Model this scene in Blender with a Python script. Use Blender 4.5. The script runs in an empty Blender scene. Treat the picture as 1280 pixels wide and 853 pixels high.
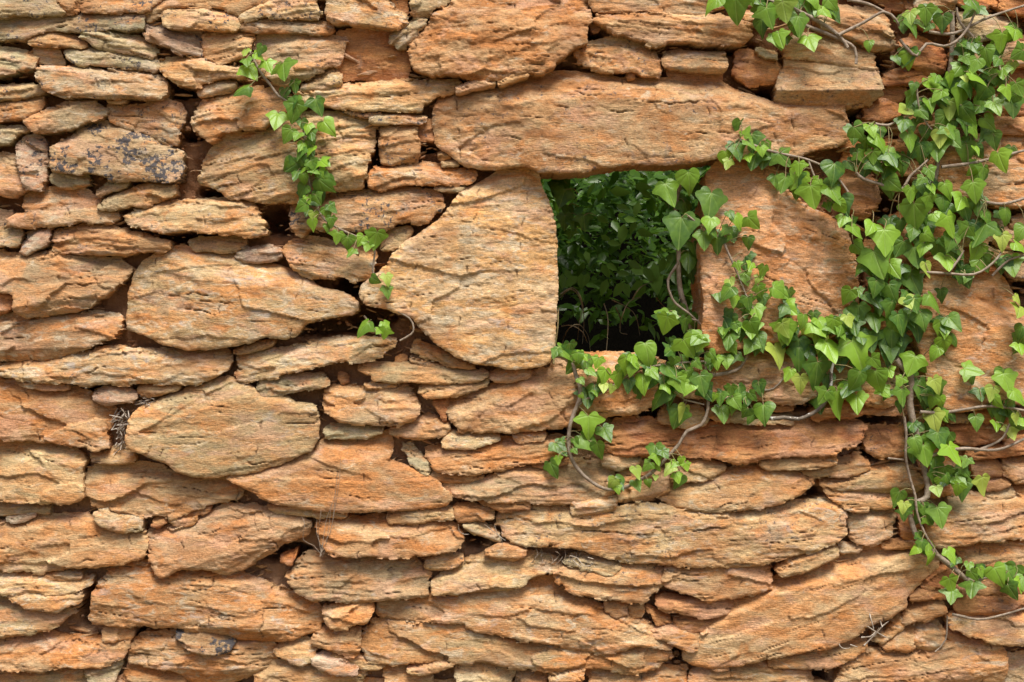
import bpy, math, random
import numpy as np
from mathutils import Vector, Matrix, Euler
random.seed(7); RNG = np.random.default_rng(7)
SC = bpy.context.scene
# ---------------------------------------------------------------- camera, sky, sun, exposure
S = 0.0018            # metres per photo pixel on the reference plane
D = 3.2               # camera distance from the reference plane (y = 0)
CZ = 1.55             # camera height
cam_d = bpy.data.cameras.new("camera"); cam = bpy.data.objects.new("camera", cam_d)
SC.collection.objects.link(cam); SC.camera = cam
cam.location = (0, -D, CZ); cam.rotation_euler = (math.radians(90), 0, 0)
cam_d.sensor_width = 36; cam_d.lens = 36 * D / (1280 * S); cam_d.clip_start = 0.05; cam_d.clip_end = 500
SUN_EL, SUN_AZ = 66, 18      # degrees; azimuth measured from straight in front of the wall towards the right
w = bpy.data.worlds.new("World"); SC.world = w; w.use_nodes = True
nt = w.node_tree; bg = nt.nodes["Background"]
sky = nt.nodes.new("ShaderNodeTexSky"); sky.sky_type = 'NISHITA'; sky.sun_disc = False
sky.sun_elevation = math.radians(SUN_EL); sky.sun_rotation = math.radians(180 - SUN_AZ)
sky.dust_density = 4.0; sky.air_density = 0.7; sky.ozone_density = 0.6
nt.links.new(sky.outputs[0], bg.inputs[0]); bg.inputs[1].default_value = 0.085
sun_d = bpy.data.lights.new("sun", 'SUN'); sun_d.energy = 3.5; sun_d.angle = math.radians(28); sun_d.color = (1, .965, .90)
sun = bpy.data.objects.new("sun", sun_d); SC.collection.objects.link(sun)
el, az = math.radians(SUN_EL), math.radians(SUN_AZ)
sdir = Vector((math.sin(az) * math.cos(el), -math.cos(az) * math.cos(el), math.sin(el)))
sun.rotation_euler = sdir.to_track_quat('Z', 'Y').to_euler()
SC.view_settings.view_transform = 'Standard'; SC.view_settings.look = 'None'
SC.view_settings.exposure = 0.62; SC.view_settings.gamma = 1
SC.cycles.max_bounces = 6; SC.cycles.diffuse_bounces = 4; SC.cycles.transparent_max_bounces = 4

def P(px, py, h=0.0):
    """photo pixel -> world point lying h metres in front of the reference plane"""
    k = S * (D - h) / D
    return Vector(((px - 640) * k, -h, CZ - (py - 426.5) * k))
# ---------------------------------------------------------------- data
# Every line: tone+style, protrusion, outline points.  "@x y k" sets the origin and scale of the outlines.
STONES = """
@0 0 3.878
gs 6 0,-40 270,-40 300,40 310,68 180,75 90,70 0,85
of 5 262,-30 375,-30 390,20 380,60 315,68 290,30
os 6 390,45 400,-20 850,-20 760,20 705,62 560,62 460,65
ys 7 780,60 800,42 900,38 1000,45 1140,70 1155,100 1140,145 1080,150 990,140 800,135 778,100
gs 6 0,100 220,70 400,68 600,65 693,70 695,140 600,150 500,140 400,155 250,145 100,190 0,195
ys 6 130,190 150,178 240,142 290,160 380,190 420,220 400,235 280,225 140,215
gs 6 380,170 420,165 440,145 480,145 560,175 700,195 730,220 760,265 720,280 600,260 470,235 430,205
pf 5 697,130 710,118 800,135 980,160 975,210 990,275 880,268 820,230 710,195
os 5 972,200 985,180 1150,152 1220,160 1240,175 1225,215 1190,270 1060,315 990,285
gs 6 300,240 340,232 480,245 600,262 750,290 765,315 760,345 640,330 500,320 370,315 320,280
df 2.6 160,260 190,237 270,235 300,270 310,320 200,312 170,290
gs 5 0,245 60,240 130,265 170,290 160,330 80,350 0,380
ts 8 168,350 185,325 300,330 450,340 600,345 740,355 795,400 805,450 780,470 560,475 400,465 300,470 215,430 180,400
yf 7 762,310 790,282 900,275 980,290 1020,312 1100,325 1170,340 1190,365 1080,385 980,400 960,430 900,425 830,385 780,355
tf 6 952,450 965,405 1030,388 1120,395 1145,415 1120,445 1000,468 960,472
gs 5 0,430 120,418 200,425 215,445 130,470 0,500
os 5 0,520 60,500 190,480 205,520 120,570 0,605
tf 7 112,580 160,550 300,520 330,490 450,500 510,545 490,575 400,600 300,640 170,640 130,610
yf 5 512,490 560,478 608,478 600,498 530,503
ts 5 510,520 600,530 700,520 760,480 800,490 870,530 900,570 860,640 860,700 800,700 740,665 640,625 540,600 512,570
df 8 245,760 250,715 330,680 370,620 470,602 600,615 700,655 800,722 882,745 888,850 830,882 700,875 540,872 400,840 250,828
pf 6 60,720 95,670 160,660 205,680 215,760 220,850 205,920 150,930 110,880 80,790
gf 5 0,620 70,625 140,625 80,650 50,700 0,712
tf 6 0,740 50,765 90,830 115,880 130,920 50,960 10,940 0,900
@0 0 1
os 5 180,14 195,-8 365,-8 330,8 316,8 300,18 270,11 210,10 200,16 190,26 182,28
ys 6 365,117 400,111 440,107 520,102 575,103 578,109 560,116 535,128 525,141 478,138 440,137 415,136 395,128 375,124
ys 8 246,228 249,208 262,186 280,170 328,162 340,152 390,143 420,142 450,146 468,162 468,180 460,192 458,215 452,233 420,238 368,252 336,255 314,250 285,249 274,238 256,230
@200 0 3.878
of 7 150,560 200,480 300,450 420,440 560,430 600,470 610,530 560,570 520,600 500,625 400,630 310,650 250,690 190,670 155,600
ys 6 380,100 400,60 470,30 620,5 720,8 760,50 790,90 740,95 620,90 500,80 430,100 385,112
ts 5 378,130 390,110 520,95 640,100 820,120 845,150 800,165 680,155 600,150 470,160 400,148
yf 7 802,60 815,0 830,-20 1060,-20 1120,40 1190,80 1195,105 1160,145 1100,135 1000,120 900,120 820,100
rf 2.6 1080,5 1150,-15 1195,0 1195,75 1140,45
ts 6 430,215 490,165 640,155 780,165 900,200 870,310 790,350 720,385 600,415 540,405 480,320
rk 2.6 860,180 990,148 1100,148 1130,190 1165,235 1210,270 1215,380 1050,400 880,385 850,320
yf 6 690,415 740,400 790,355 825,315 850,330 880,390 880,415 780,440 690,440
os 5 880,535 960,550 1010,550 1070,548 1060,560 1000,575 960,565
@440 0 3.878
gf 5 272,-20 470,-20 460,25 400,35 370,75 330,95 300,70 280,30
gf 6 175,200 200,160 270,115 330,92 357,115 310,160 265,235 210,225
ys 6 80,585 100,565 250,558 360,575 340,600 240,600 110,605
of 6 135,640 170,610 240,598 310,610 325,680 330,745 310,780 240,785 180,808 140,790 125,720
rf 2.6 318,620 380,590 400,610 402,690 330,685
yf 5 410,765 440,742 480,760 440,782
of 5 430,790 500,780 525,805 440,812
yf 9 505,430 600,400 695,388 700,410 600,432 510,455
yf 9 700,415 740,385 800,350 850,348 860,370 780,400 730,425
ok 9 270,230 290,195 340,160 370,110 400,60 470,30 500,-20 1090,-20 1160,60 1170,80 1140,110 1130,200 1050,260 960,330 930,355 880,350 860,345 800,370 650,390 500,365 440,360 380,365 300,330 280,270
@0 0 1
JLINTEL op 9 539,152 541,138 548,124 580,116 620,107 633,103 672,95 700,90 720,91 752,95 804,101 835,99 873,101 904,101 917,111 951,124 969,131 1000,135 1006,134 1058,131 1060,144 1066,170 1061,178 1022,187 994,198 938,198 899,197 860,204 835,206 804,205 757,209 732,214 700,216 672,214 657,207 615,211 579,206 561,191 544,179 543,165
JLEFT wp 9 654,209 672,214 677,236 688,259 694,285 697,316 697,355 695,400 694,426 689,452 671,459 635,461 609,455 591,454 570,446 544,428 529,413 515,396 497,391 479,384 460,382 450,372 452,362 466,352 486,335 490,325 502,311 525,295 551,277 564,259 579,239 600,231 620,218
JRIGHT up 9 886,221 894,208 912,199 953,198 970,210 984,239 1009,259 1045,275 1062,290 1073,316 1078,347 1080,385 1070,400 1020,415 980,425 930,435 895,443 880,432 878,406 881,380 876,344 876,316 888,239
op 8 1150,365 1165,345 1190,338 1240,335 1262,350 1275,375 1290,400 1290,470 1285,500 1240,510 1200,515 1180,512 1160,490 1155,455 1145,420
os 7 1138,186 1180,178 1225,172 1290,168 1290,262 1250,258 1215,252 1180,240 1140,225
@440 200 3.878
ok 6 75,110 100,60 180,30 350,30 480,45 600,70 605,100 560,115 400,115 250,125 120,150 80,140
gf 5 390,138 480,130 550,128 520,155 420,152
yf 5 135,415 150,370 200,345 285,335 290,355 250,400 230,430 150,435
@0 0 1
os 7 362,278 360,265 372,254 400,247 440,242 480,239 535,239 555,249 553,258 543,270 535,280 500,278 478,290 440,289 410,290 390,286 378,297 368,292
@200 200 3.878
ys 7 582,435 620,400 680,385 800,395 900,430 1040,455 1050,500 1010,590 950,590 900,575 760,570 690,575 650,530 620,480
pf 6 355,465 400,440 530,422 600,465 550,490 480,500 390,490
@680 0 3.878
ts 5 200,0 220,-20 780,-20 800,60 770,75 700,75 600,70 500,50 350,60 260,65 225,30
os 8 242,90 260,70 380,65 520,65 620,75 780,75 870,78 980,100 1010,130 1020,180 970,210 900,215 800,215 700,205 620,205 540,235 480,200 420,180 300,130
rf 2.6 222,140 235,112 265,112 280,140 265,160 235,160
ok 6 143,240 180,230 300,200 340,185 440,190 480,210 520,250 570,310 565,370 520,385 480,380 440,345 380,350 290,350 200,320 160,290
rk 5 400,365 415,345 435,350 438,380 410,388
ts 7 570,300 590,255 660,248 800,255 890,252 885,330 870,350 700,345 600,330
rf 2.6 600,325 870,345 865,388 700,388 600,380
rf 5 920,300 940,260 1000,255 1100,285 1165,330 1160,370 1100,410 1000,415 920,370
gf 6 1030,245 1060,240 1130,265 1130,290 1070,275
of 5 950,70 1040,60 1045,120 1000,125
@960 0 3.878
tb 9 35,490 60,400 95,290 110,282 240,312 400,330 540,345 547,395 553,445 530,490 390,525 250,505 80,505
tf 7 240,90 330,20 400,30 560,60 600,90 605,150 630,190 625,230 560,240 500,235 420,200 330,160 260,130
tf 6 60,230 120,190 230,170 340,190 450,230 510,250 525,300 500,330 400,320 250,300 90,275
rf 2.6 330,-20 640,-20 680,60 600,60 440,10
tf 5 690,-20 930,-20 945,10 900,40 800,50 720,40
gs 6 930,60 1130,90 1200,110 1210,150 1100,190 1000,200 930,150
rf 5 1130,20 1180,0 1241,30 1241,110 1180,70 1130,50
rs 2.6 920,-20 1130,-20 1130,30 1000,45 930,30
rs 2.6 1150,-30 1241,-30 1241,15 1180,0 1150,10
rf 6 650,210 740,180 860,240 870,330 790,370 720,330 650,290
rf 5 570,370 700,320 800,350 830,400 700,410 560,410
rk 5 470,540 560,470 620,500 650,560 560,600 480,580
rs 2.6 540,450 640,430 680,450 640,500 540,480
os 5 900,200 1000,210 1241,180 1241,320 1100,320 900,260
rf 2.6 880,270 1050,300 1230,340 1241,440 1000,430 890,400
rk 2.6 1000,450 1241,450 1241,560 1050,560
rk 5 1050,565 1241,570 1241,650 1100,645
rf 2.6 360,700 450,690 500,720 480,850 360,800
rf 2.6 600,600 900,560 900,690 640,690
rf 5 560,700 690,700 900,700 850,850 600,850
rf 2.6 650,-10 900,40 910,160 760,160 680,100
@960 200 3.878
rf 6 350,70 380,50 450,60 530,110 555,180 530,230 480,290 430,280 400,230 370,130
tf 6 1180,290 1241,250 1241,330 1180,335
of 6 1090,310 1180,330 1241,360 1241,430 1100,430
yf 6 1030,420 1170,440 1220,470 1241,485 1100,480 1040,475
tf 5 1140,495 1241,492 1241,590 1210,580 1150,530
tf 5 960,280 1090,260 1150,330 1040,420 900,420
rf 5 560,300 700,240 900,270 900,400 700,420 560,380
rf 5 700,420 1030,430 1130,520 900,560 720,540
rf 5 480,400 690,400 740,560 600,640 480,620
rk 5 470,640 800,560 830,760 700,853 450,853
@0 200 3.878
gf 5 232,85 250,65 400,70 430,110 400,130 290,138 250,110
gf 6 455,165 480,140 560,105 610,102 620,120 550,150 480,182
yf 7 462,235 500,200 600,160 720,130 830,125 845,175 780,200 700,225 560,240 480,250
tf 6 95,215 110,175 200,150 300,148 400,160 480,200 470,240 580,270 540,300 400,305 300,320 200,330 30,320 60,290 130,265
ys 8 590,290 650,260 780,210 950,205 1120,195 1220,220 1241,270 1290,320 1290,350 1240,372 1100,360 930,345 800,350 700,330 620,310
gs 5 0,340 90,338 100,370 90,410 0,450
gf 2.6 0,250 60,270 20,330 0,330
pf 6 88,440 130,370 170,338 240,340 245,385 180,440 120,468
os 6 250,360 280,345 430,320 560,350 700,370 740,400 830,420 800,440 600,460 480,465 380,460 250,440
yf 7 555,385 600,362 680,362 690,385 600,400
ys 5 905,405 950,390 1150,385 1200,400 1150,440 1090,455 1000,440 940,448
tf 8 0,455 120,470 250,460 400,480 560,490 620,545 600,580 500,660 380,730 240,755 120,765 60,720 70,660 40,640 0,650
rf 5 0,610 40,640 65,690 30,745 0,750
@0 0 1
yp 9 153,411 152,400 155,365 162,345 175,329 196,317 222,311 245,318 290,321 318,331 345,337 378,349 400,365 420,368 440,378 449,385 440,393 410,397 380,405 372,418 356,424 330,422 300,431 266,437 232,437 200,430 180,420 160,413
tf 7 0,398 60,397 120,395 148,398 152,410 145,420 120,430 95,440 60,450 20,452 0,446
yp 9 158,545 160,530 165,521 181,511 201,503 232,490 264,480 284,477 304,485 325,499 356,501 369,511 392,512 397,529 398,547 387,565 356,578 317,591 266,597 240,596 219,588 206,578 180,568 160,560
yf 7 0,553 50,557 85,563 104,577 101,600 103,625 90,630 60,632 30,628 0,625
of 6 101,604 110,593 129,584 180,584 219,596 260,600 305,610 300,625 265,630 240,638 230,644 219,648 190,645 155,640 116,634 102,618
op 8 281,597 317,591 356,579 388,566 405,555 434,553 459,548 487,544 489,565 484,581 511,591 544,606 565,625 560,633 520,637 470,640 430,641 390,637 340,628 310,612
@0 400 3.878
ys 8 10,255 30,230 200,210 350,175 500,155 700,160 900,165 1010,155 1090,170 1125,195 1100,230 1010,300 920,320 800,310 640,310 500,318 380,315 200,300 80,290
ts 6 85,305 200,300 320,320 330,342 200,340 100,320
of 6 0,300 80,320 200,345 330,350 440,380 540,450 550,500 500,560 540,620 480,638 350,610 200,590 60,580 0,578
pf 7 440,370 480,340 600,335 665,375 640,395 520,415 470,400
os 6 660,345 700,312 850,320 870,335 760,370 700,370
yf 5 430,670 500,660 560,625 640,640 655,690 560,705 450,690
@240 400 3.878
ts 6 192,165 230,150 330,120 400,105 380,125 260,165
ys 8 200,210 250,180 400,160 600,120 740,100 850,110 990,110 985,130 930,160 925,190 700,210 550,240 400,280 230,305 205,290 230,250
gs 7 310,330 330,290 480,285 640,275 675,315 500,350 370,378 320,370
of 7 632,350 660,335 860,340 960,335 1060,350 1100,440 1090,480 960,520 880,510 720,500 650,450
gs 6 638,540 700,515 830,525 930,545 850,575 700,575 650,580
ys 5 865,310 950,308 1000,320 880,335
rf 5 700,265 740,270 765,300 720,318
@0 0 1
ys 7 446,462 462,457 498,458 570,463 606,467 612,471 595,478 557,479 530,480 500,478 465,477 463,470
ok 8 550,504 583,495 640,480 686,465 695,453 715,450 724,470 726,500 718,522 704,535 686,537 650,541 620,541 575,541 560,524
ok 8 722,448 760,446 800,448 830,456 847,478 832,500 808,512 790,520 750,524 730,520 722,500
os 8 836,478 850,462 885,456 934,445 978,443 1017,450 1024,490 1022,497 1004,503 965,504 926,503 888,497 850,495
ok 6 1015,455 1060,440 1120,445 1135,500 1100,512 1060,500 1025,498
rs 8 843,560 855,540 900,534 980,532 1060,530 1085,534 1082,545 1075,553 1045,567 1005,571 970,572 935,577 921,582 900,576 870,572 845,570
ts 7 545,606 604,604 624,591 666,586 712,581 758,583 768,596 772,608 770,622 740,628 700,630 650,628 600,626 560,618
yf 8 820,622 835,612 870,604 911,592 944,582 980,586 1000,592 1019,606 1000,618 985,624 955,635 920,640 880,638 850,636
ys 8 948,580 970,574 1045,571 1047,580 1030,585 988,588 960,588
rs 6 1060,497 1130,505 1135,520 1085,518 1020,527 1010,518
rf 5 540,503 560,500 556,528
ys 6 1030,612 1090,615 1130,625 1115,636 1050,634
rs 7 590,624 665,622 662,636 625,640
@480 400 3.878
ys 6 125,150 150,112 250,150 330,185 430,210 435,240 350,235 290,215 200,190
ts 5 125,195 150,183 295,230 290,248 200,225
rf 2.6 45,200 90,178 115,195 80,220
os 6 510,275 600,245 710,255 700,285 580,303 520,295
ys 7 160,350 200,320 400,310 515,285 510,315 430,345 320,375 200,385
os 6 20,545 60,520 200,480 280,500 325,520 300,560 200,585 100,580
yf 7 278,560 350,553 560,565 565,590 490,610 420,630 290,625
ts 7 615,570 750,545 790,560 780,580 650,600
os 7 190,650 280,630 420,635 500,600 700,590 860,575 890,620 870,670 750,690 600,720 430,755 250,730 210,690
gs 6 80,625 120,610 200,690 230,730 220,755 160,730
os 6 225,745 330,745 490,765 400,790 330,802 260,785
rs 6 715,705 850,685 900,690 780,720
@720 400 3.878
ys 6 400,490 430,440 600,430 650,490 640,510 560,525 420,510
ts 6 650,440 800,440 900,470 1050,480 1060,510 900,505 700,500 650,470
rs 6 940,410 1040,420 1055,440 960,450
rs 6 145,600 180,500 350,490 470,530 520,560 510,640 330,665 130,640
tf 6 130,645 250,645 320,680 300,710 200,730 120,700
of 5 200,740 300,700 360,720 470,780 440,850 300,880 200,880
yf 6 460,760 520,700 620,680 730,720 720,740 600,780 470,790
@960 400 3.878
ys 6 160,745 340,690 440,670 510,715 450,750 380,765 200,765
ys 6 250,800 400,780 480,740 600,720 700,730 765,790 740,840 600,853 350,830
rk 5 465,590 480,530 660,530 670,620 660,660 540,670 480,640
rs 6 870,520 1000,500 1100,520 1180,540 1150,590 1000,610 900,590
rs 7 960,650 1150,625 1241,640 1100,670 1000,680
rf 6 980,690 1100,690 1145,720 1140,760 1000,765
of 6 1140,700 1241,665 1290,700 1290,800 1200,800 1150,760
rf 7 1050,790 1160,765 1180,790 1170,810 1060,835
of 6 1040,840 1180,825 1200,853 1100,880
of 5 1190,810 1290,810 1290,860 1200,880
rf 2.6 700,620 950,600 960,853 780,853
rf 2.6 690,480 870,480 870,610 700,610
ts 5 870,450 950,460 980,500 880,500
rs 5 1000,450 1241,455 1241,520 1190,535 1020,490
rs 5 1150,560 1241,540 1241,620 1150,618
@0 633 3.878
gs 5 0,0 100,0 240,10 240,40 160,30 60,45 0,60
pf 6 20,65 90,40 170,40 130,70 60,90
yf 8 450,60 520,25 620,55 690,60 685,130 560,130 480,95
of 7 0,100 100,95 200,60 400,55 460,90 530,130 690,140 720,200 690,250 600,275 400,300 200,320 0,320
ts 6 205,345 260,330 390,330 400,350 300,360 220,365
ys 7 0,350 160,345 300,375 440,362 430,395 300,430 230,440 180,420 100,425 0,430
ys 8 30,435 180,430 300,440 385,420 390,460 270,515 150,500 70,470
ys 6 0,450 50,480 200,520 390,490 300,560 170,625 0,625
of 5 495,610 560,595 640,615 645,645 500,660
ok 7 0,640 200,635 300,660 500,670 610,655 620,700 590,740 480,780 350,780 200,800 80,800 0,775
gf 6 395,800 450,790 560,750 580,760 520,853 420,840
ys 5 0,800 200,820 400,800 440,853 450,880 0,880
df 8 840,640 870,615 960,615 1060,640 1140,665 1110,710 1000,728 900,700
of 5 545,853 620,780 720,810 900,830 900,880 540,880
rf 6 730,90 760,60 810,70 770,115
yf 6 810,70 880,55 960,60 930,95 850,95
rf 5 890,0 1000,0 1020,20 990,45 900,45
@0 0 1
os 8 110,780 112,762 117,743 126,726 140,712 165,705 185,712 195,724 222,718 255,717 290,722 320,732 350,745 385,756 397,765 402,778 396,793 370,800 343,807 310,804 280,797 258,791 220,788 180,784 155,788 130,783
os 6 158,830 158,812 180,799 216,794 230,803 245,820 270,818 292,805 320,803 342,812 345,825 330,838 305,848 260,850 215,840 180,836
mf 8 178,672 190,668 215,665 235,658 255,646 280,636 310,638 355,648 380,654 388,662 384,672 356,682 330,697 305,712 280,718 255,714 232,712 222,712 200,724 190,716 186,700
of 8 394,665 398,655 420,652 450,654 470,650 500,656 557,656 570,660 581,672 578,682 563,692 530,696 480,696 430,695 408,692 402,680
ys 7 484,648 492,641 520,637 566,638 568,649 545,652 505,656 488,655
ys 9 620,655 625,645 660,636 715,640 770,641 800,635 850,640 900,645 950,640 1000,634 1045,630 1060,645 1060,668 1045,680 1010,690 980,698 958,703 940,708 900,710 860,709 830,706 800,704 760,700 740,692 715,684 690,682 660,683 640,680 630,672
yf 9 714,628 772,627 768,640 750,645 714,643
of 8 694,726 700,713 740,715 765,720 775,707 810,710 831,716 832,730 818,742 805,753 775,752 735,746 710,738
of 8 829,733 832,716 875,710 905,705 945,706 965,712 966,734 945,745 915,749 885,752 865,745
op 9 855,826 858,817 872,808 880,795 900,775 920,755 950,745 965,737 985,722 1010,716 1037,700 1058,690 1089,688 1128,695 1171,703 1178,712 1153,728 1140,744 1134,749 1135,759 1115,772 1084,783 1071,798 1037,811 999,816 960,824 930,832 890,837 865,833
yf 7 450,812 452,795 465,782 500,778 545,778 580,777 588,790 615,794 645,801 690,811 730,817 762,822 790,817 815,803 838,812 839,825 820,838 790,843 775,842 740,836 690,838 640,836 605,829 565,828 530,830 490,831 460,828
of 8 466,772 470,757 520,748 580,744 615,741 655,728 690,728 705,745 740,760 760,770 800,783 838,800 840,812 800,808 760,820 735,816 700,810 660,803 620,795 590,788 578,778 545,779 500,779
os 8 1158,660 1185,648 1190,630 1220,625 1290,622 1290,672 1240,676 1192,683 1170,685 1160,672
os 7 1040,855 1062,830 1090,818 1120,822 1160,820 1185,803 1195,800 1245,808 1262,820 1255,880 1040,880
@240 633 3.878
ys 7 355,0 500,5 700,30 750,50 720,62 550,50 400,35
ts 7 450,365 540,250 640,255 760,250 900,260 1080,280 1155,340 1135,440 1000,450 900,455 800,465 650,460 600,470 540,430 480,395
rf 5 420,265 510,222 480,295
ok 8 630,540 640,510 760,480 860,475 880,500 850,560 760,590 680,600
os 7 575,680 600,620 700,600 820,620 820,660 810,720 780,740 650,700
ys 6 605,740 700,720 900,760 940,775 900,795 800,790
pf 7 575,760 640,730 720,750 800,790 790,820 680,815
yf 6 390,710 450,680 570,665 600,720 590,745 545,772 430,740
ys 5 300,830 400,770 560,780 700,820 850,810 780,880 300,880
@480 633 3.878
of 7 335,30 360,10 440,5 530,25 535,70 440,75 370,85 350,60
gf 7 388,105 410,85 480,95 550,140 570,185 500,160 420,130
of 6 195,275 230,250 330,245 390,260 350,300 240,310 200,300
yf 8 228,400 280,350 380,290 500,250 700,250 860,290 850,315 700,350 680,380 610,415 500,420 350,430 240,425
of 9 480,240 540,205 640,195 700,235 640,270 560,255
gs 8 870,280 920,250 1100,265 1150,300 1130,330 1080,345 1000,310 900,300
ys 8 105,810 200,790 345,760 330,780 250,810 150,828
wf 6 340,800 360,765 500,765 640,800 600,880 380,880
of 5 0,790 100,800 240,840 230,880 0,880
of 8 800,810 980,785 975,830 930,845 810,845
tf 5 640,830 790,830 800,880 640,880
of 5 990,810 1241,800 1241,880 990,880
@720 633 3.878
rs 7 430,15 560,30 720,20 700,40 560,60 440,50
rs 5 740,20 850,-5 850,30 800,50
of 6 135,460 240,475 250,530 200,542 140,510
of 5 255,480 330,470 325,530 260,555
rs 7 380,470 430,450 550,465 650,460 770,460 765,510 700,530 620,545 500,510 420,510
rs 6 470,560 560,540 730,555 720,590 620,620 500,600
rs 5 340,500 470,560 400,580
of 8 355,625 430,590 560,620 615,630 580,710 500,690 420,655
os 5 290,820 400,800 480,800 540,810 550,880 290,880
ys 6 550,820 700,790 900,760 1130,790 1170,880 550,880
ys 7 660,790 740,778 745,795 680,800
@960 633 3.878
ys 7 0,740 150,715 330,690 440,670 500,680 420,740 300,795 150,785 20,790
yf 6 500,660 560,640 600,590 650,550 690,500 720,510 650,600 560,660
rf 7 690,450 760,400 850,390 970,420 960,440 830,450 700,465
rf 7 740,395 800,340 870,290 930,320 910,380 780,410
of 7 650,575 690,500 760,475 860,460 870,520 760,560
of 6 540,670 620,590 720,580 720,690 680,720 600,700
ok 7 712,640 740,590 830,580 865,630 840,690 760,708 720,690
tf 2.6 1150,740 1290,720 1290,880 1150,880
yf 8 880,590 900,540 1100,560 1290,500 1290,670 1150,670 1000,640
rs 6 900,470 960,420 1100,440 1290,430 1290,470 1100,530 920,530
rf 5 980,360 1080,360 1290,350 1290,430 1000,430
os 7 910,210 1100,200 1241,155 1290,160 1290,320 1100,310 960,290
tf 6 400,60 410,40 600,30 635,60 610,100 600,150 500,190 430,180 400,150
tf 6 345,200 450,192 465,210 430,230 360,235
rs 6 550,190 700,170 720,195 660,210 560,210
ys 9 45,340 110,260 330,195 345,230 345,250 160,330 80,345
of 7 365,10 490,10 490,30 430,35
rf 5 640,20 760,40 770,180 640,160
rk 5 870,600 980,640 960,680 880,660
"""
# openings of the wall that run deep: x y rx ry
HOLES = """190,22,8,12 225,110,28,11 15,102,30,7 350,275,25,16 232,297,45,6 262,240,14,6 465,395,32,13 436,358,17,12 471,195,7,16
535,184,10,5 744,46,9,8 925,58,22,8 960,120,20,9 1100,78,12,9 1115,101,22,8 1085,146,20,8 1115,168,25,8 1072,277,14,9 1112,257,18,14
1245,270,22,6 1278,357,8,10 110,487,32,6 106,587,5,9 110,757,11,26 182,791,22,8 352,690,36,11 596,674,14,9 800,517,38,7 1000,507,40,5
1090,524,28,8 1088,562,12,10 846,815,9,14 1022,848,12,14 978,702,14,5 971,708,7,8 1010,618,16,9 405,409,48,9 545,485,8,6 540,102,30,5 700,87,20,5
1120,640,5,12 1092,682,20,5 690,540,40,5 60,318,20,5 20,42,30,5 240,168,14,7 590,110,20,4"""
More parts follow.
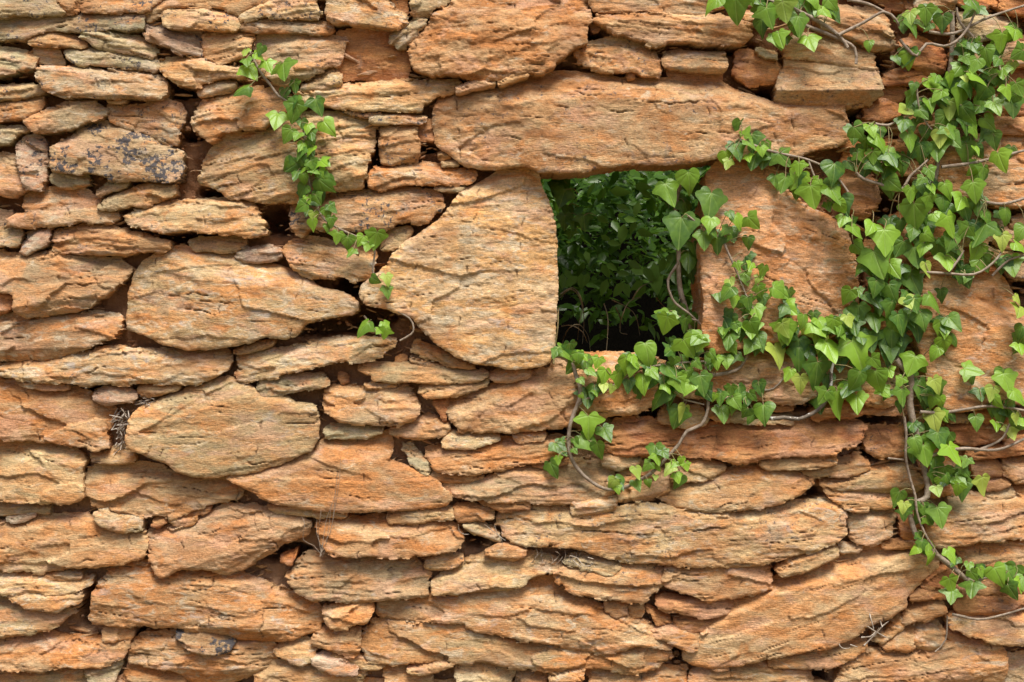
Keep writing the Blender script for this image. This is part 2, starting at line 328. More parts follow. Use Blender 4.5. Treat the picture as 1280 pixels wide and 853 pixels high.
# ivy leaves: u,v,length[,angle[,d]] in the picture regions below; d = a darker leaf lying deep in the growth
LEAVES = """
=left
@200 0 3.878
413,255,45,10 420,300,55,20 488,245,60,-20 478,275,50,60 440,350,90,30 400,435,90,-60 525,320,70,20 600,340,110,20 605,455,60,0,d 655,420,60,10,d 650,540,100,-10 765,515,90,20 565,580,100,-10 815,615,100,40 620,655,80,-30 665,660,50,-20 715,620,50,0 735,655,60,20 685,710,50,-30 720,705,50 680,745,70,-10 730,730,60 690,785,50 725,770,40 790,790,70,50 740,800,60,30 640,810,70,-60 695,825,45 750,830,55 780,840,50 690,600,60,0,d 655,490,60,0,d
@200 200 3.878
800,10,60,40 740,50,60,20 660,75,60,-10 700,90,60,20 770,60,50 800,120,100,50 690,150,70,-30 765,190,60,30 720,195,45 685,230,70,-60 715,250,50 745,275,50,0 740,315,60,10 810,255,60,20 835,235,50,40 830,300,55,0 810,330,40 860,375,60,-10 910,400,70,0 975,390,60 1005,420,45 1045,385,90,-10 925,450,50 1040,580,50,60 1100,580,60,10 1100,640,60,10 985,815,90,-30 1095,805,50,20 1090,840,50 1060,830,40,-50
=window
@680 200 3.878
605,160,130,20 705,105,120,10 730,150,70,10,d 805,215,150,-10,b 660,340,165,-5,b 805,310,90,-10 820,350,60 775,385,100,0 840,410,90,0 880,340,60 905,265,50,20 940,295,80,10 1010,300,90,50 990,400,70,0 915,375,40 590,765,100,-20 685,790,80,20,d 725,845,60 940,515,45 1000,515,50 1060,540,70,-10 975,570,80,20 1035,580,40 905,595,60 885,645,90,-30 920,680,70,-10 990,690,70,10 1045,635,70,20 1060,680,70,0 1140,635,100,60 1030,740,90,10 980,740,60,0,d 1130,760,90,0,d 1190,720,90,50 1170,820,90,-10 870,820,70,-10 935,810,60 1010,815,90,20 640,210,90,0,d 690,240,90,10,d 720,300,80,10,d 700,480,130,0,d 620,500,100,-20,d 710,540,110,10,d 640,560,90,0,d 730,430,80,0,d
=inner
100,300,80,0,d 90,180,100,-20,d 120,250,80,0,d 195,300,80,10,d 145,320,60,0,d 100,100,90,20,d 60,140,80,-10,d 130,360,60,0,d
=top
@680 0 3.878
815,20,110,-30 930,40,140,0 1090,80,110,20 1165,50,110,10 1055,130,100,0,d 1145,190,90,20 1040,10,60 1220,120,100,10 890,-10,90,0 1000,-20,90,10 
@960 0 3.878
15,80,90,-20 40,30,90,0,d 80,60,80 150,30,90,0,d 150,120,110,0 200,30,100,0,d 250,45,90 205,205,110,15 45,200,90,20 85,185,70,0,d 310,20,80,40 320,65,50 280,60,70 60,0,90,10 120,-5,80 220,-5,90,20
=lintel
@680 0 3.878
980,640,60,150 935,730,100,10 885,765,90,20 1000,700,70,30 990,765,60 1080,720,80,20 1055,730,50 1160,770,90,40 890,795,60,-20
@960 200 3.878
150,40,70 140,95,100,-30 75,115,90,-20 215,170,120,10 320,165,110,20 140,150,80,0,d 230,110,60 290,225,60 355,225,80 360,295,80,-20 320,60,120,-10
=right
@960 0 3.878
690,80,80,10 765,70,90,0 700,135,100,0 745,115,60 775,130,50 845,110,90,0 490,218,60,0 625,285,60,20 680,290,90,10 1000,20,90,10 1020,200,40 1130,200,100,0 1195,165,90,-30 1060,270,100,10 1000,230,80,20 945,215,50 1210,260,90,-60 1185,325,60 960,290,60 1000,320,90,-20 1110,300,70 1140,350,80 1085,375,80,30 920,340,80,-40 950,370,70 1015,380,100,40 880,385,80 815,380,60 1060,420,90,0,d 1130,390,90,0,d 975,430,90,0 1035,435,80,0,d 1215,430,80 1160,450,80,10 705,425,60,-10 800,420,110,20 825,460,80 690,480,80,-20 935,480,130,0 1060,500,120,30 1185,500,130,0,d 1105,520,90,20 785,510,80 880,530,100,0 965,550,120,30 660,535,80,-60 750,550,70 655,605,100,-20 840,590,100 960,610,90 1000,640,70 1070,600,90,40 880,640,80 765,640,80,0,d 685,685,100,0 835,670,90,0 900,680,90 740,745,110,0,d 820,730,110,10 985,690,80,0,d 960,740,110,0,d 1095,680,90,10 1130,780,110,20 440,640,90,50 500,630,80,10 545,690,110,10 480,700,80,0,d 510,760,70 450,760,70 520,800,90 600,770,100,10 650,810,80,0,d 580,730,60 785,840,70 1010,730,60 1000,820,80 1040,840,80 900,430,90,0,d 860,500,90,0,d 900,580,90,0,d
@960 200 3.878
515,20,100,20 600,20,90 600,110,100,50 740,100,60,-40 790,65,70,20 795,140,60 870,145,90,20 690,165,80,0 780,205,90,10 930,205,110,-40 1000,150,110,10 850,210,90,0,d 1020,220,100,0,d 710,265,140,0 1060,280,80 820,280,70 880,315,120,20 590,310,90,0,d 640,320,80,0,d 500,325,90,-40 425,350,90,10 565,390,140,0,l 440,430,90,50 700,355,80 780,370,80,60 885,395,100,-20 1030,355,140,-20 1135,395,90,0 950,350,90 530,495,150,20 445,530,70 640,425,90 610,530,100 715,465,110,10 770,530,80,10 865,495,110,-10 1010,450,110,-20 1155,270,90,10 1230,350,90 1180,510,110,10 1130,510,80,0,d 1220,420,80 1015,515,90 705,590,130,20,d 500,550,70,0,d 520,620,90,-10 600,640,100,20 930,570,60,0,d 965,570,60 385,660,90,-30 440,640,50 440,745,110,0,d 480,670,50 515,780,120,-5 590,680,90 680,690,80 710,700,80,10 805,690,110,30 750,775,100,10 595,730,110 640,790,110,10 835,820,100 900,790,100,40 725,830,100,0,d 390,780,70 350,820,80 260,800,90,10 170,780,80 60,640,90,50 110,720,100,50 45,760,80,0,d 80,820,90 190,830,70 1215,730,90 1210,680,50 310,800,80 760,320,100,0,d 820,430,100,0,d 650,560,100,0,d 560,580,90,0,d 700,760,100,0,d 540,700,100,0,d 620,860,100,0,d 450,850,100,0,d 750,430,80 900,470,80,0,d
=rightlow
@960 400 3.878
80,60,110,-10 240,40,100 340,50,110,10 45,170,120,0 150,130,100,0,d 150,180,120,0,d 245,100,110,-10 300,150,130,0 430,160,165,20,l 520,205,80,40 595,150,110,0,d 640,30,100 235,260,150,0 100,265,70,-20 155,310,90,0 430,290,110,-20 530,290,120,10 590,255,60 700,215,110,-20 640,300,60 740,330,110,0 650,370,90,0 640,420,60 430,400,110,10 335,400,150,10 270,370,80 565,350,80 815,320,90,20 795,395,80 840,400,60 855,120,80,10 810,160,80 860,40,100 805,490,110,10 855,470,60 720,600,90,20 715,540,90,0,d 830,580,100 760,650,110,10 900,650,120,10 700,650,80,0,d 810,700,110,0,d 850,740,80 870,770,60 840,790,60 930,780,80 960,690,60 955,740,60 1040,800,100,10 920,820,70 820,830,60 350,200,100,0,d 450,230,100,0,d 600,80,100,0,d 500,100,110,0,d 380,110,100,0,d 700,280,90,0,d 760,390,80,0,d 790,520,90,0,d 780,590,80,0,d 200,150,100,0,d 290,300,90,0,d
@960 633 3.878
655,5,60 660,40,60 760,20,80 830,45,110,10 775,70,50 710,215,60 745,190,60 775,200,70 790,255,70 740,145,50 885,238,80 885,380,90,20 890,435,80 990,400,90,0 975,295,60 995,335,60 1030,320,50 1115,335,110 1180,345,90 1215,370,80,20 1180,410,90 1225,380,80
=edge
@960 400 3.878
990,245,100,70 1030,360,70,0,d 1085,355,80 1155,300,110,10 1210,370,90 1180,420,90,0,d 1130,450,120,0,d 1090,440,70,0,d 1010,495,80,0 1105,515,60 1180,545,80,0 1230,500,60 1200,480,60 1225,60,80 1220,140,70 1110,400,70
=sill
@720 400 3.878
435,20,100,-20 530,20,80,0,d 20,180,60 75,255,60 105,205,60 140,270,80 245,215,100,10 205,290,80 270,240,70 345,160,130,10 320,195,80 375,260,70 325,300,110,10 295,350,100,0,d 400,380,120,-30,d 450,155,70,-60 540,130,110,30 590,90,90 600,120,70 525,210,90,30,d 465,255,110,20 500,310,90 545,270,70 545,330,80 610,310,110,10 590,215,60 660,170,60 680,205,70 730,200,70,0 515,450,90,-20 450,370,90,0,d 750,340,50 700,380,70 670,375,40 775,400,80 830,385,70 855,370,50 710,455,90,0 760,430,60 820,450,70 910,450,110,10 440,330,60 715,50,80 740,100,90,0 850,45,100 840,130,80 890,105,100 780,40,60 760,140,60 1015,60,110,10 26,295,40 135,330,50 175,335,40 95,355,40 30,370,30 60,510,120,0,l 60,590,120,40 145,550,100,30,d 110,630,90,10 395,675,60 430,650,50 395,715,40 345,710,60 295,740,70 295,800,70 350,790,40 385,765,30 450,725,70 470,700,50 490,765,50 535,710,40 510,685,45 175,790,50 200,820,45 280,200,70 220,250,70,0,d 350,230,70,0,d 580,160,80,0,d 470,200,60
@480 400 3.878
845,680,40 930,590,40 925,635,35 865,580,25 875,155,100,40 940,180,60 830,160,50
"""
# stems: plant, radius (photo px), distance in front of the wall plane (cm), points
STEMS = """
left 1.6 6 311,62 324,88 339,108 348,120 360,128 372,145 380,165 382,185 385,210 388,235 396,257 406,275 432,290 455,300 468,311 466,339 471,350 478,368 492,386 512,398 517,410 514,418 500,426
left 1.2 5 455,395 465,408 473,417 480,422
sill 2.6 6 690,446 700,445 715,455 720,470 725,485 724,500 718,515 713,530 711,545 711,560 715,575 725,590 740,603 755,611 770,612 785,608 800,600 815,591 833,573 849,555 859,539 877,531 885,511 884,493 882,452
sill 1.6 6 720,511 728,502 738,497 750,493 770,480 800,462 840,455 880,452
sill 2.4 6 886,470 911,466 926,459 934,444
sill 1.6 6 885,500 908,498 944,489 967,486 980,472
sill 1.2 6 855,500 868,503 880,506
rightlow 2.6 7 955,522 967,524 980,522 999,524 1022,513 1035,498 1039,477 1039,464 1045,440
right 3.2 4.5 1190,15 1190,60 1185,110 1175,180 1170,220 1160,270 1150,320 1140,370 1130,410 1120,452
rightlow 4.4 6 1120,450 1138,472 1138,510 1150,560 1160,610 1155,625 1138,633 1140,655 1150,678 1166,690 1185,705 1207,723 1217,728
rightlow 1.8 7.5 1130,521 1133,545 1132,570 1138,600 1144,620 1146,640 1156,667 1172,692
rightlow 1.4 6 1110,573 1130,575
rightlow 1.4 7 1217,728 1235,722 1260,722 1280,730
right 2.2 7 1048,44 1080,28 1105,15 1120,25 1124,34
right 2.2 7 1060,0 1085,5 1105,15
right 2 8 1125,50 1135,62 1146,70 1158,55 1180,58 1195,52 1210,35 1222,8
right 2 7 1161,40 1192,42 1231,24 1256,15 1290,4
right 2 7 1195,10 1200,28 1218,48 1231,62 1245,75 1255,100
right 1.8 7 1094,155 1110,157 1125,150 1140,144
right 1.3 8 1146,110 1148,130 1155,150 1165,162
right 2.2 7 1070,216 1079,224 1102,231 1125,239 1138,220 1150,210 1160,200
right 2.2 7 1177,209 1210,205 1238,199 1290,186
right 2 7 1233,253 1256,255 1290,245
right 1.8 9 1150,340 1184,342 1218,343 1241,329 1254,311 1258,290
right 1.6 9 1187,339 1198,325 1205,313
right 1.5 7 1240,345 1262,325 1290,318
edge 2 7 1150,515 1179,516 1205,512 1240,508 1290,515
edge 2.2 7 1150,575 1180,565 1205,561 1235,563 1256,560 1290,544
edge 1.8 7 1218,565 1240,556 1254,547 1262,530
rightlow 1.8 7 1190,768 1200,770 1231,774 1290,758
rightlow 1.2 7 1184,770 1182,800 1169,815
window 1.7 2 848,329 835,350 838,368 845,380 860,391 876,406
window 1.3 3 838,394 858,398 873,401
window 3.5 -6 868,440 862,400 850,360 848,300 845,260 850,230
window 1.6 7 905,300 908,311 917,331 925,350 935,375 950,400
window 1.4 7 860,270 880,285 905,300
top 3 7 960,-10 990,10 1020,25 1048,44 1060,60
top 2.6 6.5 1000,30 1040,45 1068,60 1070,80
top 1.6 7 900,-12 930,-5 960,0 990,10
lintel 1.8 7 925,175 950,185 975,192 1010,200 1040,215 1060,240
lintel 1.3 7 1010,200 1025,235 1050,262
"""
# ---------------------------------------------------------------- numeric helpers
def _hash(ix, iy, seed):
    h = (ix.astype(np.int64) * 374761393 + iy.astype(np.int64) * 668265263 + seed * 2147483647 + 1013904223) & 0xffffffff
    h = ((h ^ (h >> 13)) * 1274126177) & 0xffffffff
    h = ((h ^ (h >> 16)) * 2246822519) & 0xffffffff
    return (h ^ (h >> 15)) & 0xffffffff
def hash01(ix, iy, seed=0): return _hash(np.asarray(ix), np.asarray(iy), seed) / 4294967295.0
def noise(x, y, seed=0):
    ix = np.floor(x); iy = np.floor(y); fx = x - ix; fy = y - iy
    ux = fx * fx * fx * (fx * (fx * 6 - 15) + 10); uy = fy * fy * fy * (fy * (fy * 6 - 15) + 10)
    def g(dx, dy):
        a = _hash(ix + dx, iy + dy, seed) * (2 * math.pi / 4294967296.0)
        return np.cos(a) * (fx - dx) + np.sin(a) * (fy - dy)
    a = g(0, 0); b = g(1, 0); c = g(0, 1); d = g(1, 1)
    return 1.45 * ((a + (b - a) * ux) + ((c + (d - c) * ux) - (a + (b - a) * ux)) * uy)
def fbm(x, y, seed=0, o=4, gain=.5):
    r = np.zeros_like(x); a = 1.0; t = 0
    for k in range(o):
        r += a * noise(x * 2 ** k, y * 2 ** k, seed + k * 7); t += a; a *= gain
    return r / t * 1.3
def ridge(x, y, seed=0, o=3):
    r = np.zeros_like(x); a = 1.0
    for k in range(o):
        r += a * (1 - 2 * np.abs(noise(x * 2 ** k, y * 2 ** k, seed + k * 5))); a *= .5
    return r / 1.75
def sstep(a, b, x):
    t = np.clip((x - a) / (b - a), 0, 1); return t * t * (3 - 2 * t)
def sdf(px, py, poly):
    """signed distance, positive inside"""
    n = len(poly); best = np.full(px.shape, 1e9); inside = np.zeros(px.shape, bool)
    for i in range(n):
        ax, ay = poly[i]; bx, by = poly[(i + 1) % n]
        ex, ey = bx - ax, by - ay; L = ex * ex + ey * ey + 1e-9
        t = np.clip(((px - ax) * ex + (py - ay) * ey) / L, 0, 1)
        best = np.minimum(best, (px - ax - t * ex) ** 2 + (py - ay - t * ey) ** 2)
        c = ((ay > py) != (by > py))
        if by != ay: inside ^= c & (px < (bx - ax) * (py - ay) / (by - ay) + ax)
    d = np.sqrt(best); return np.where(inside, d, -d)
def chaikin(poly):
    out = []
    for i in range(len(poly)):
        a = np.array(poly[i]); b = np.array(poly[(i + 1) % len(poly)])
        L = np.hypot(*(b - a)); k = min(.2, 2.5 / (L + 1e-6))
        out += [a + (b - a) * k, b - (b - a) * k]
    return [tuple(p) for p in out]
def mesh_np(name, verts, faces_list, mats, attrs=None, smooth=None):
    """faces_list: list of int arrays (n,3) or (n,4)"""
    me = bpy.data.meshes.new(name)
    verts = np.asarray(verts, np.float32)
    me.vertices.add(len(verts)); me.vertices.foreach_set("co", verts.ravel())
    faces_list = [np.asarray(f, np.int32) for f in faces_list if len(f)]
    tot = np.concatenate([np.full(len(f), f.shape[1], np.int32) for f in faces_list])
    idx = np.concatenate([f.ravel() for f in faces_list])
    st = np.concatenate([[0], np.cumsum(tot)[:-1]]).astype(np.int32)
    me.loops.add(len(idx)); me.loops.foreach_set("vertex_index", idx)
    me.polygons.add(len(tot)); me.polygons.foreach_set("loop_start", st); me.polygons.foreach_set("loop_total", tot)
    if smooth is not None: me.polygons.foreach_set("use_smooth", np.full(len(tot), smooth, bool))
    for k, v in (attrs or {}).items():
        a = me.attributes.new(k, 'FLOAT', 'POINT'); a.data.foreach_set("value", np.asarray(v, np.float32))
    me.update(calc_edges=True); me.validate()
    for m in (mats if isinstance(mats, (list, tuple)) else [mats]): me.materials.append(m)
    return me
def link(name, data, parent=None, loc=None):
    o = bpy.data.objects.new(name, data); SC.collection.objects.link(o)
    if loc is not None: o.location = loc
    if parent is not None:
        o.parent = parent
    return o
def tag(o, label=None, cat=None, group=None, kind=None):
    if label: o["label"] = label
    if cat: o["category"] = cat
    if group: o["group"] = group
    if kind: o["kind"] = kind
    return o
def parse(txt):
    ox = oy = 0.0; k = 1.0; key = ''
    for ln in txt.strip().splitlines():
        ln = ln.strip()
        if not ln: continue
        if ln[0] == '=': key = ln[1:]; continue
        if ln[0] == '@':
            a = ln[1:].split(); ox, oy, k = float(a[0]), float(a[1]), float(a[2]); continue
        yield key, ox, oy, k, ln

# ---------------------------------------------------------------- materials
def nodes(name):
    m = bpy.data.materials.new(name); m.use_nodes = True; n = m.node_tree
    b = n.nodes["Principled BSDF"]; b.inputs["Roughness"].default_value = .9
    return m, n, b
class NB:
    def __init__(s, nt): s.t = nt
    def new(s, typ, **kw):
        n = s.t.nodes.new(typ)
        for k, v in kw.items(): setattr(n, k, v)
        return n
    def put(s, sock, v):
        if hasattr(v, 'is_linked') or isinstance(v, bpy.types.NodeSocket): s.t.links.new(v, sock)
        else: sock.default_value = v
    def math(s, op, a, b=0.0, c=None, clamp=False):
        n = s.new("ShaderNodeMath", operation=op, use_clamp=clamp); s.put(n.inputs[0], a); s.put(n.inputs[1], b)
        if c is not None: s.put(n.inputs[2], c)
        return n.outputs[0]
    def mapping(s, vec, scale, rot=(0, 0, 0), loc=None):
        n = s.new("ShaderNodeMapping"); s.t.links.new(vec, n.inputs[0]); n.inputs['Scale'].default_value = scale; n.inputs['Rotation'].default_value = rot
        if loc is not None: s.put(n.inputs['Location'], loc)
        return n.outputs[0]
    def noise(s, vec, scale, det=4, rough=.55, dist=0.0):
        n = s.new("ShaderNodeTexNoise"); s.t.links.new(vec, n.inputs['Vector']); n.inputs['Scale'].default_value = scale
        n.inputs['Detail'].default_value = det; n.inputs['Roughness'].default_value = rough; n.inputs['Distortion'].default_value = dist
        return n.outputs['Fac']
    def ramp(s, f, a, b):      # smooth 0..1 between a and b
        n = s.new("ShaderNodeMapRange", interpolation_type='SMOOTHSTEP'); s.put(n.inputs[0], f)
        n.inputs[1].default_value = a; n.inputs[2].default_value = b; n.inputs[3].default_value = 0; n.inputs[4].default_value = 1
        return n.outputs[0]
    def mix(s, f, a, b, mode='MIX'):
        n = s.new("ShaderNodeMix", data_type='RGBA', blend_type=mode); s.put(n.inputs[0], f)
        s.put(n.inputs[6], a if not isinstance(a, tuple) else (*a, 1) if len(a) == 3 else a)
        s.put(n.inputs[7], b if not isinstance(b, tuple) else (*b, 1) if len(b) == 3 else b)
        return n.outputs[2]
    def attr(s, name, typ='GEOMETRY'):
        return s.new("ShaderNodeAttribute", attribute_name=name, attribute_type=typ)
    def rgbscale(s, col, f):
        n = s.new("ShaderNodeVectorMath", operation='SCALE'); s.t.links.new(col, n.inputs[0]); s.put(n.inputs['Scale'], f); return n.outputs[0]

def stone_material():
    m, n, b = nodes("schist_stone"); q = NB(n)
    tc = q.new("ShaderNodeTexCoord"); oi = q.new("ShaderNodeObjectInfo")
    off = q.new("ShaderNodeVectorMath", operation='ADD'); n.links.new(tc.outputs['Object'], off.inputs[0])
    rnd = q.new("ShaderNodeCombineXYZ"); r10 = q.math('MULTIPLY', oi.outputs['Random'], 37.0)
    for k in range(3): n.links.new(r10, rnd.inputs[k])
    n.links.new(rnd.outputs[0], off.inputs[1]); v = off.outputs[0]
    A = q.attr("tone", 'OBJECT').outputs['Color']; B = q.attr("tone_second", 'OBJECT').outputs['Color']
    pale = q.attr("pale", 'OBJECT').outputs['Fac']; lich = q.attr("lichen", 'OBJECT').outputs['Fac']
    lay = q.attr("layer").outputs['Fac']; brk = q.attr("chip").outputs['Fac']
    vs = q.mapping(v, (1, 1, 2.3))
    vstr = q.mapping(v, (1, 1, 7), rot=(0, math.radians(8), 0))
    n1 = q.noise(vs, 9, 5, .62, .6)
    f1 = q.math('ADD', q.ramp(n1, .36, .66), q.math('MULTIPLY', lay, .28), clamp=True)
    col = q.mix(f1, A, B)
    # rust-coloured patches
    n2 = q.noise(vs, 17, 4, .6, .4)
    col = q.mix(q.math('MULTIPLY', q.ramp(n2, .55, .70), .5), col, (.52, .22, .075))
    # pale weathered skin
    n3 = q.noise(vs, 24, 6, .68, .8)
    thr = q.math('SUBTRACT', .66, q.math('MULTIPLY', pale, .24))
    fp = q.math('MULTIPLY', q.math('SUBTRACT', n3, thr), 9.0, clamp=True)
    col = q.mix(q.math('MULTIPLY', fp, .72), col, (.56, .47, .33))
    # pinkish and rust-orange bedding faces
    n6 = q.noise(vs, 8, 5, .6, .8)
    col = q.mix(q.math('MULTIPLY', q.ramp(n6, .52, .64), .5), col, (.58, .34, .22))
    n7 = q.noise(vs, 10, 4, .6, .8); 
    col = q.mix(q.math('MULTIPLY', q.ramp(n7, .56, .68), .6), col, (.56, .215, .06))
    # grey-green stain
    n5 = q.noise(v, 12, 5, .6, .3)
    col = q.mix(q.math('MULTIPLY', q.ramp(n5, .53, .68), q.math('MULTIPLY', pale, .75)), col, (.38, .325, .21))
    # lay-dependent brightness and fine streaks along the foliation
    st = q.noise(vstr, 42, 5, .7, .3)
    fine = q.noise(vs, 150, 4, .7)
    k = q.math('ADD', q.math('MULTIPLY', q.math('SUBTRACT', st, .5), 1.25), q.math('MULTIPLY', q.math('SUBTRACT', fine, .5), 1.5))
    grit = q.noise(v, 430, 2, .6)
    k = q.math('ADD', k, q.math('MULTIPLY', q.math('SUBTRACT', grit, .5), .7))
    k = q.math('ADD', q.math('ADD', k, 1.0), q.math('ADD', q.math('MULTIPLY', brk, .10), q.math('MULTIPLY', lay, .12)))
    col = q.rgbscale(col, k)
    nb = q.noise(vs, 19, 4, .6, .5)
    col = q.mix(q.math('MULTIPLY', q.ramp(nb, .60, .72), q.math('MULTIPLY', pale, .8)), col, (.40, .39, .37))
    ns = q.noise(v, 11, 5, .65, .5)
    col = q.mix(q.math('MULTIPLY', q.ramp(ns, .60, .74), q.math('ADD', .15, lich, clamp=True)), col, (.22, .19, .155))
    nd = q.noise(vs, 6.5, 5, .6, .6)
    col = q.mix(q.math('MULTIPLY', q.ramp(nd, .50, .68), .5), col, (.33, .165, .075))
    col = q.rgbscale(col, q.math('ADD', .80, q.math('MULTIPLY', q.noise(v, 8, 4, .6), .42)))
    # dark brown along the partings and joints
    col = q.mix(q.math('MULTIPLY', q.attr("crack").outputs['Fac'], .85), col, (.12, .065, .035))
    # small dark mineral and lichen specks
    n4 = q.noise(v, 95, 5, .7)
    blob = q.ramp(q.noise(v, 16, 4), .42, .56)
    thr2 = q.math('SUBTRACT', .69, q.math('MULTIPLY', q.math('MULTIPLY', lich, blob), .24))
    fl = q.math('MULTIPLY', q.math('SUBTRACT', n4, thr2), 14.0, clamp=True)
    col = q.mix(q.math('MULTIPLY', fl, q.math('ADD', .35, q.math('MULTIPLY', lich, blob), clamp=True)), col, (.085, .075, .075))
    n.links.new(col, b.inputs['Base Color'])
    b.inputs['Roughness'].default_value = .88; b.inputs['Specular IOR Level'].default_value = .25
    h = q.math('ADD', q.math('MULTIPLY', q.noise(vstr, 60, 5, .7, .2), .8), q.math('ADD', q.math('MULTIPLY', q.noise(vs, 110, 5, .7), .7), q.math('MULTIPLY', q.noise(v, 330, 2), .4)))
    bp = q.new("ShaderNodeBump"); bp.inputs['Strength'].default_value = 1.0; bp.inputs['Distance'].default_value = .0026
    n.links.new(h, bp.inputs['Height']); n.links.new(bp.outputs[0], b.inputs['Normal'])
    return m
def earth_material(name, c1, c2, c3):
    m, n, b = nodes(name); q = NB(n)
    tc = q.new("ShaderNodeTexCoord"); v = tc.outputs['Object']
    f = q.noise(v, 7, 6, .65, .4); g = q.noise(v, 60, 5, .7)
    col = q.mix(q.ramp(f, .38, .64), c1, c2)
    col = q.mix(q.ramp(g, .50, .72), col, c3)
    if name == "red_earth_mortar":      # paler stone dust in the lower courses
        sx = q.new("ShaderNodeSeparateXYZ"); n.links.new(tc.outputs['Object'], sx.inputs[0])
        low = q.ramp(q.math('ADD', sx.outputs[2], q.math('MULTIPLY', q.noise(v, 3, 3), .5)), 1.95, 1.6)
        col = q.mix(low, col, (.46, .275, .16))
    col = q.rgbscale(col, q.math('ADD', .65, q.math('MULTIPLY', q.noise(v, 200, 3, .7), .7)))
    n.links.new(col, b.inputs['Base Color']); b.inputs['Roughness'].default_value = 1; b.inputs['Specular IOR Level'].default_value = .1
    bp = q.new("ShaderNodeBump"); bp.inputs['Strength'].default_value = 1; bp.inputs['Distance'].default_value = .006
    n.links.new(q.math('ADD', q.noise(v, 130, 5, .75), g), bp.inputs['Height']); n.links.new(bp.outputs[0], b.inputs['Normal'])
    return m
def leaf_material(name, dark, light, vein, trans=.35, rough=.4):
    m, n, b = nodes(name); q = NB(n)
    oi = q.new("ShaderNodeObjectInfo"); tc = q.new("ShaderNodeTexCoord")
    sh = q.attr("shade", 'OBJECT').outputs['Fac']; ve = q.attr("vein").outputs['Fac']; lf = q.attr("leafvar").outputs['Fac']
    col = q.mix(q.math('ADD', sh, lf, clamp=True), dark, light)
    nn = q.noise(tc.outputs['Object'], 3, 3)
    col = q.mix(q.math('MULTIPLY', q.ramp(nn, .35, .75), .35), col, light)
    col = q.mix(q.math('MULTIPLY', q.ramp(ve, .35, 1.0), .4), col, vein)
    n.links.new(col, b.inputs['Base Color']); b.inputs['Roughness'].default_value = rough
    b.inputs['Specular IOR Level'].default_value = .45
    tr = q.new("ShaderNodeBsdfTranslucent"); tcol = q.mix(.5, col, (.30, .50, .04)); n.links.new(tcol, tr.inputs[0])
    mx = q.new("ShaderNodeMixShader"); mx.inputs[0].default_value = trans
    out = n.nodes["Material Output"]
    n.links.new(b.outputs[0], mx.inputs[1]); n.links.new(tr.outputs[0], mx.inputs[2]); n.links.new(mx.outputs[0], out.inputs[0])
    bp = q.new("ShaderNodeBump"); bp.inputs['Strength'].default_value = .5; bp.inputs['Distance'].default_value = .002
    n.links.new(q.math('SUBTRACT', q.math('MULTIPLY', q.noise(tc.outputs['Object'], 6, 3), .7), ve), bp.inputs['Height']); n.links.new(bp.outputs[0], b.inputs['Normal'])
    return m
def bark_material(name, c1, c2, spots=0.0):
    m, n, b = nodes(name); q = NB(n); tc = q.new("ShaderNodeTexCoord"); v = tc.outputs['Object']
    col = q.mix(q.ramp(q.noise(v, 90, 5, .7), .35, .65), c1, c2)
    if spots: col = q.mix(q.ramp(q.noise(v, 45, 3), .56, .60), col, (.62, .60, .55))
    n.links.new(col, b.inputs['Base Color'])
    bp = q.new("ShaderNodeBump"); bp.inputs['Distance'].default_value = .002; n.links.new(q.noise(v, 160, 4), bp.inputs['Height']); n.links.new(bp.outputs[0], b.inputs['Normal'])
    return m
M_STONE = stone_material()
M_EARTH = earth_material("red_earth_mortar", (.31, .145, .07), (.36, .20, .11), (.22, .11, .06))
M_CORE = earth_material("dry_earth", (.20, .11, .06), (.26, .16, .09), (.14, .08, .05))
M_BANK_SHADE = earth_material("bank_earth_shade", (.008, .006, .004), (.010, .008, .005), (.006, .005, .004))  # deep shade of the interior put into the bank's near-black colour
M_GROUND = earth_material("grassy_earth", (.22, .15, .08), (.16, .14, .06), (.10, .12, .04))
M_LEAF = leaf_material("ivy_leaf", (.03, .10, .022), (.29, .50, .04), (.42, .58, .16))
M_NEAR = leaf_material("shrub_leaf_near_lit", (.14, .30, .05), (.30, .54, .09), (.3, .5, .12), .3, .4)  # extra brightness for the shaded near leaves put into their colour
M_YOUNG = leaf_material("ivy_leaf_young", (.26, .40, .06), (.46, .56, .09), (.5, .6, .2), .35, .45)
M_DEAD = leaf_material("dead_leaf", (.30, .15, .09), (.38, .20, .12), (.4, .28, .2), .15, .8)
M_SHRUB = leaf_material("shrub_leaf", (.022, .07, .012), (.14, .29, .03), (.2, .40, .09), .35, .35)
M_BARK = bark_material("ivy_bark", (.22, .16, .11), (.36, .29, .22))
M_BARK2 = bark_material("mottled_bark", (.10, .08, .06), (.20, .16, .12), 1)
M_TWIG = bark_material("dead_twig", (.36, .29, .22), (.52, .45, .37))
M_DRY = bark_material("dry_grass", (.34, .26, .14), (.46, .37, .22))

TONES = {   # tone, second tone, pale, lichen
    't': ((.46, .325, .18), (.53, .265, .11), .55, .25),
    'y': ((.56, .40, .205), (.57, .285, .11), .55, .15),
    'o': ((.56, .25, .088), (.53, .35, .18), .42, .2),
    'r': ((.43, .165, .065), (.53, .26, .10), .15, .2),
    'g': ((.43, .355, .205), (.48, .33, .165), .5, .3),
    'p': ((.38, .25, .18), (.46, .28, .165), .7, .35),
    'w': ((.60, .36, .15), (.60, .45, .26), .55, .4),
    'd': ((.42, .28, .145), (.45, .30, .16), .5, 1.0),
    'm': ((.52, .28, .13), (.47, .33, .19), .4, .12),
    'u': ((.60, .35, .18), (.60, .28, .11), .42, .5),
}
UNIT = .0064        # metres of protrusion per step
G = 1.42            # grid spacing of stone faces in photo pixels
wall = link("stone_wall", None, loc=(0, 0, 0)); wall.empty_display_size = .3
tag(wall, "old dry stone wall of rough orange schist slabs around a small square window opening", "wall")

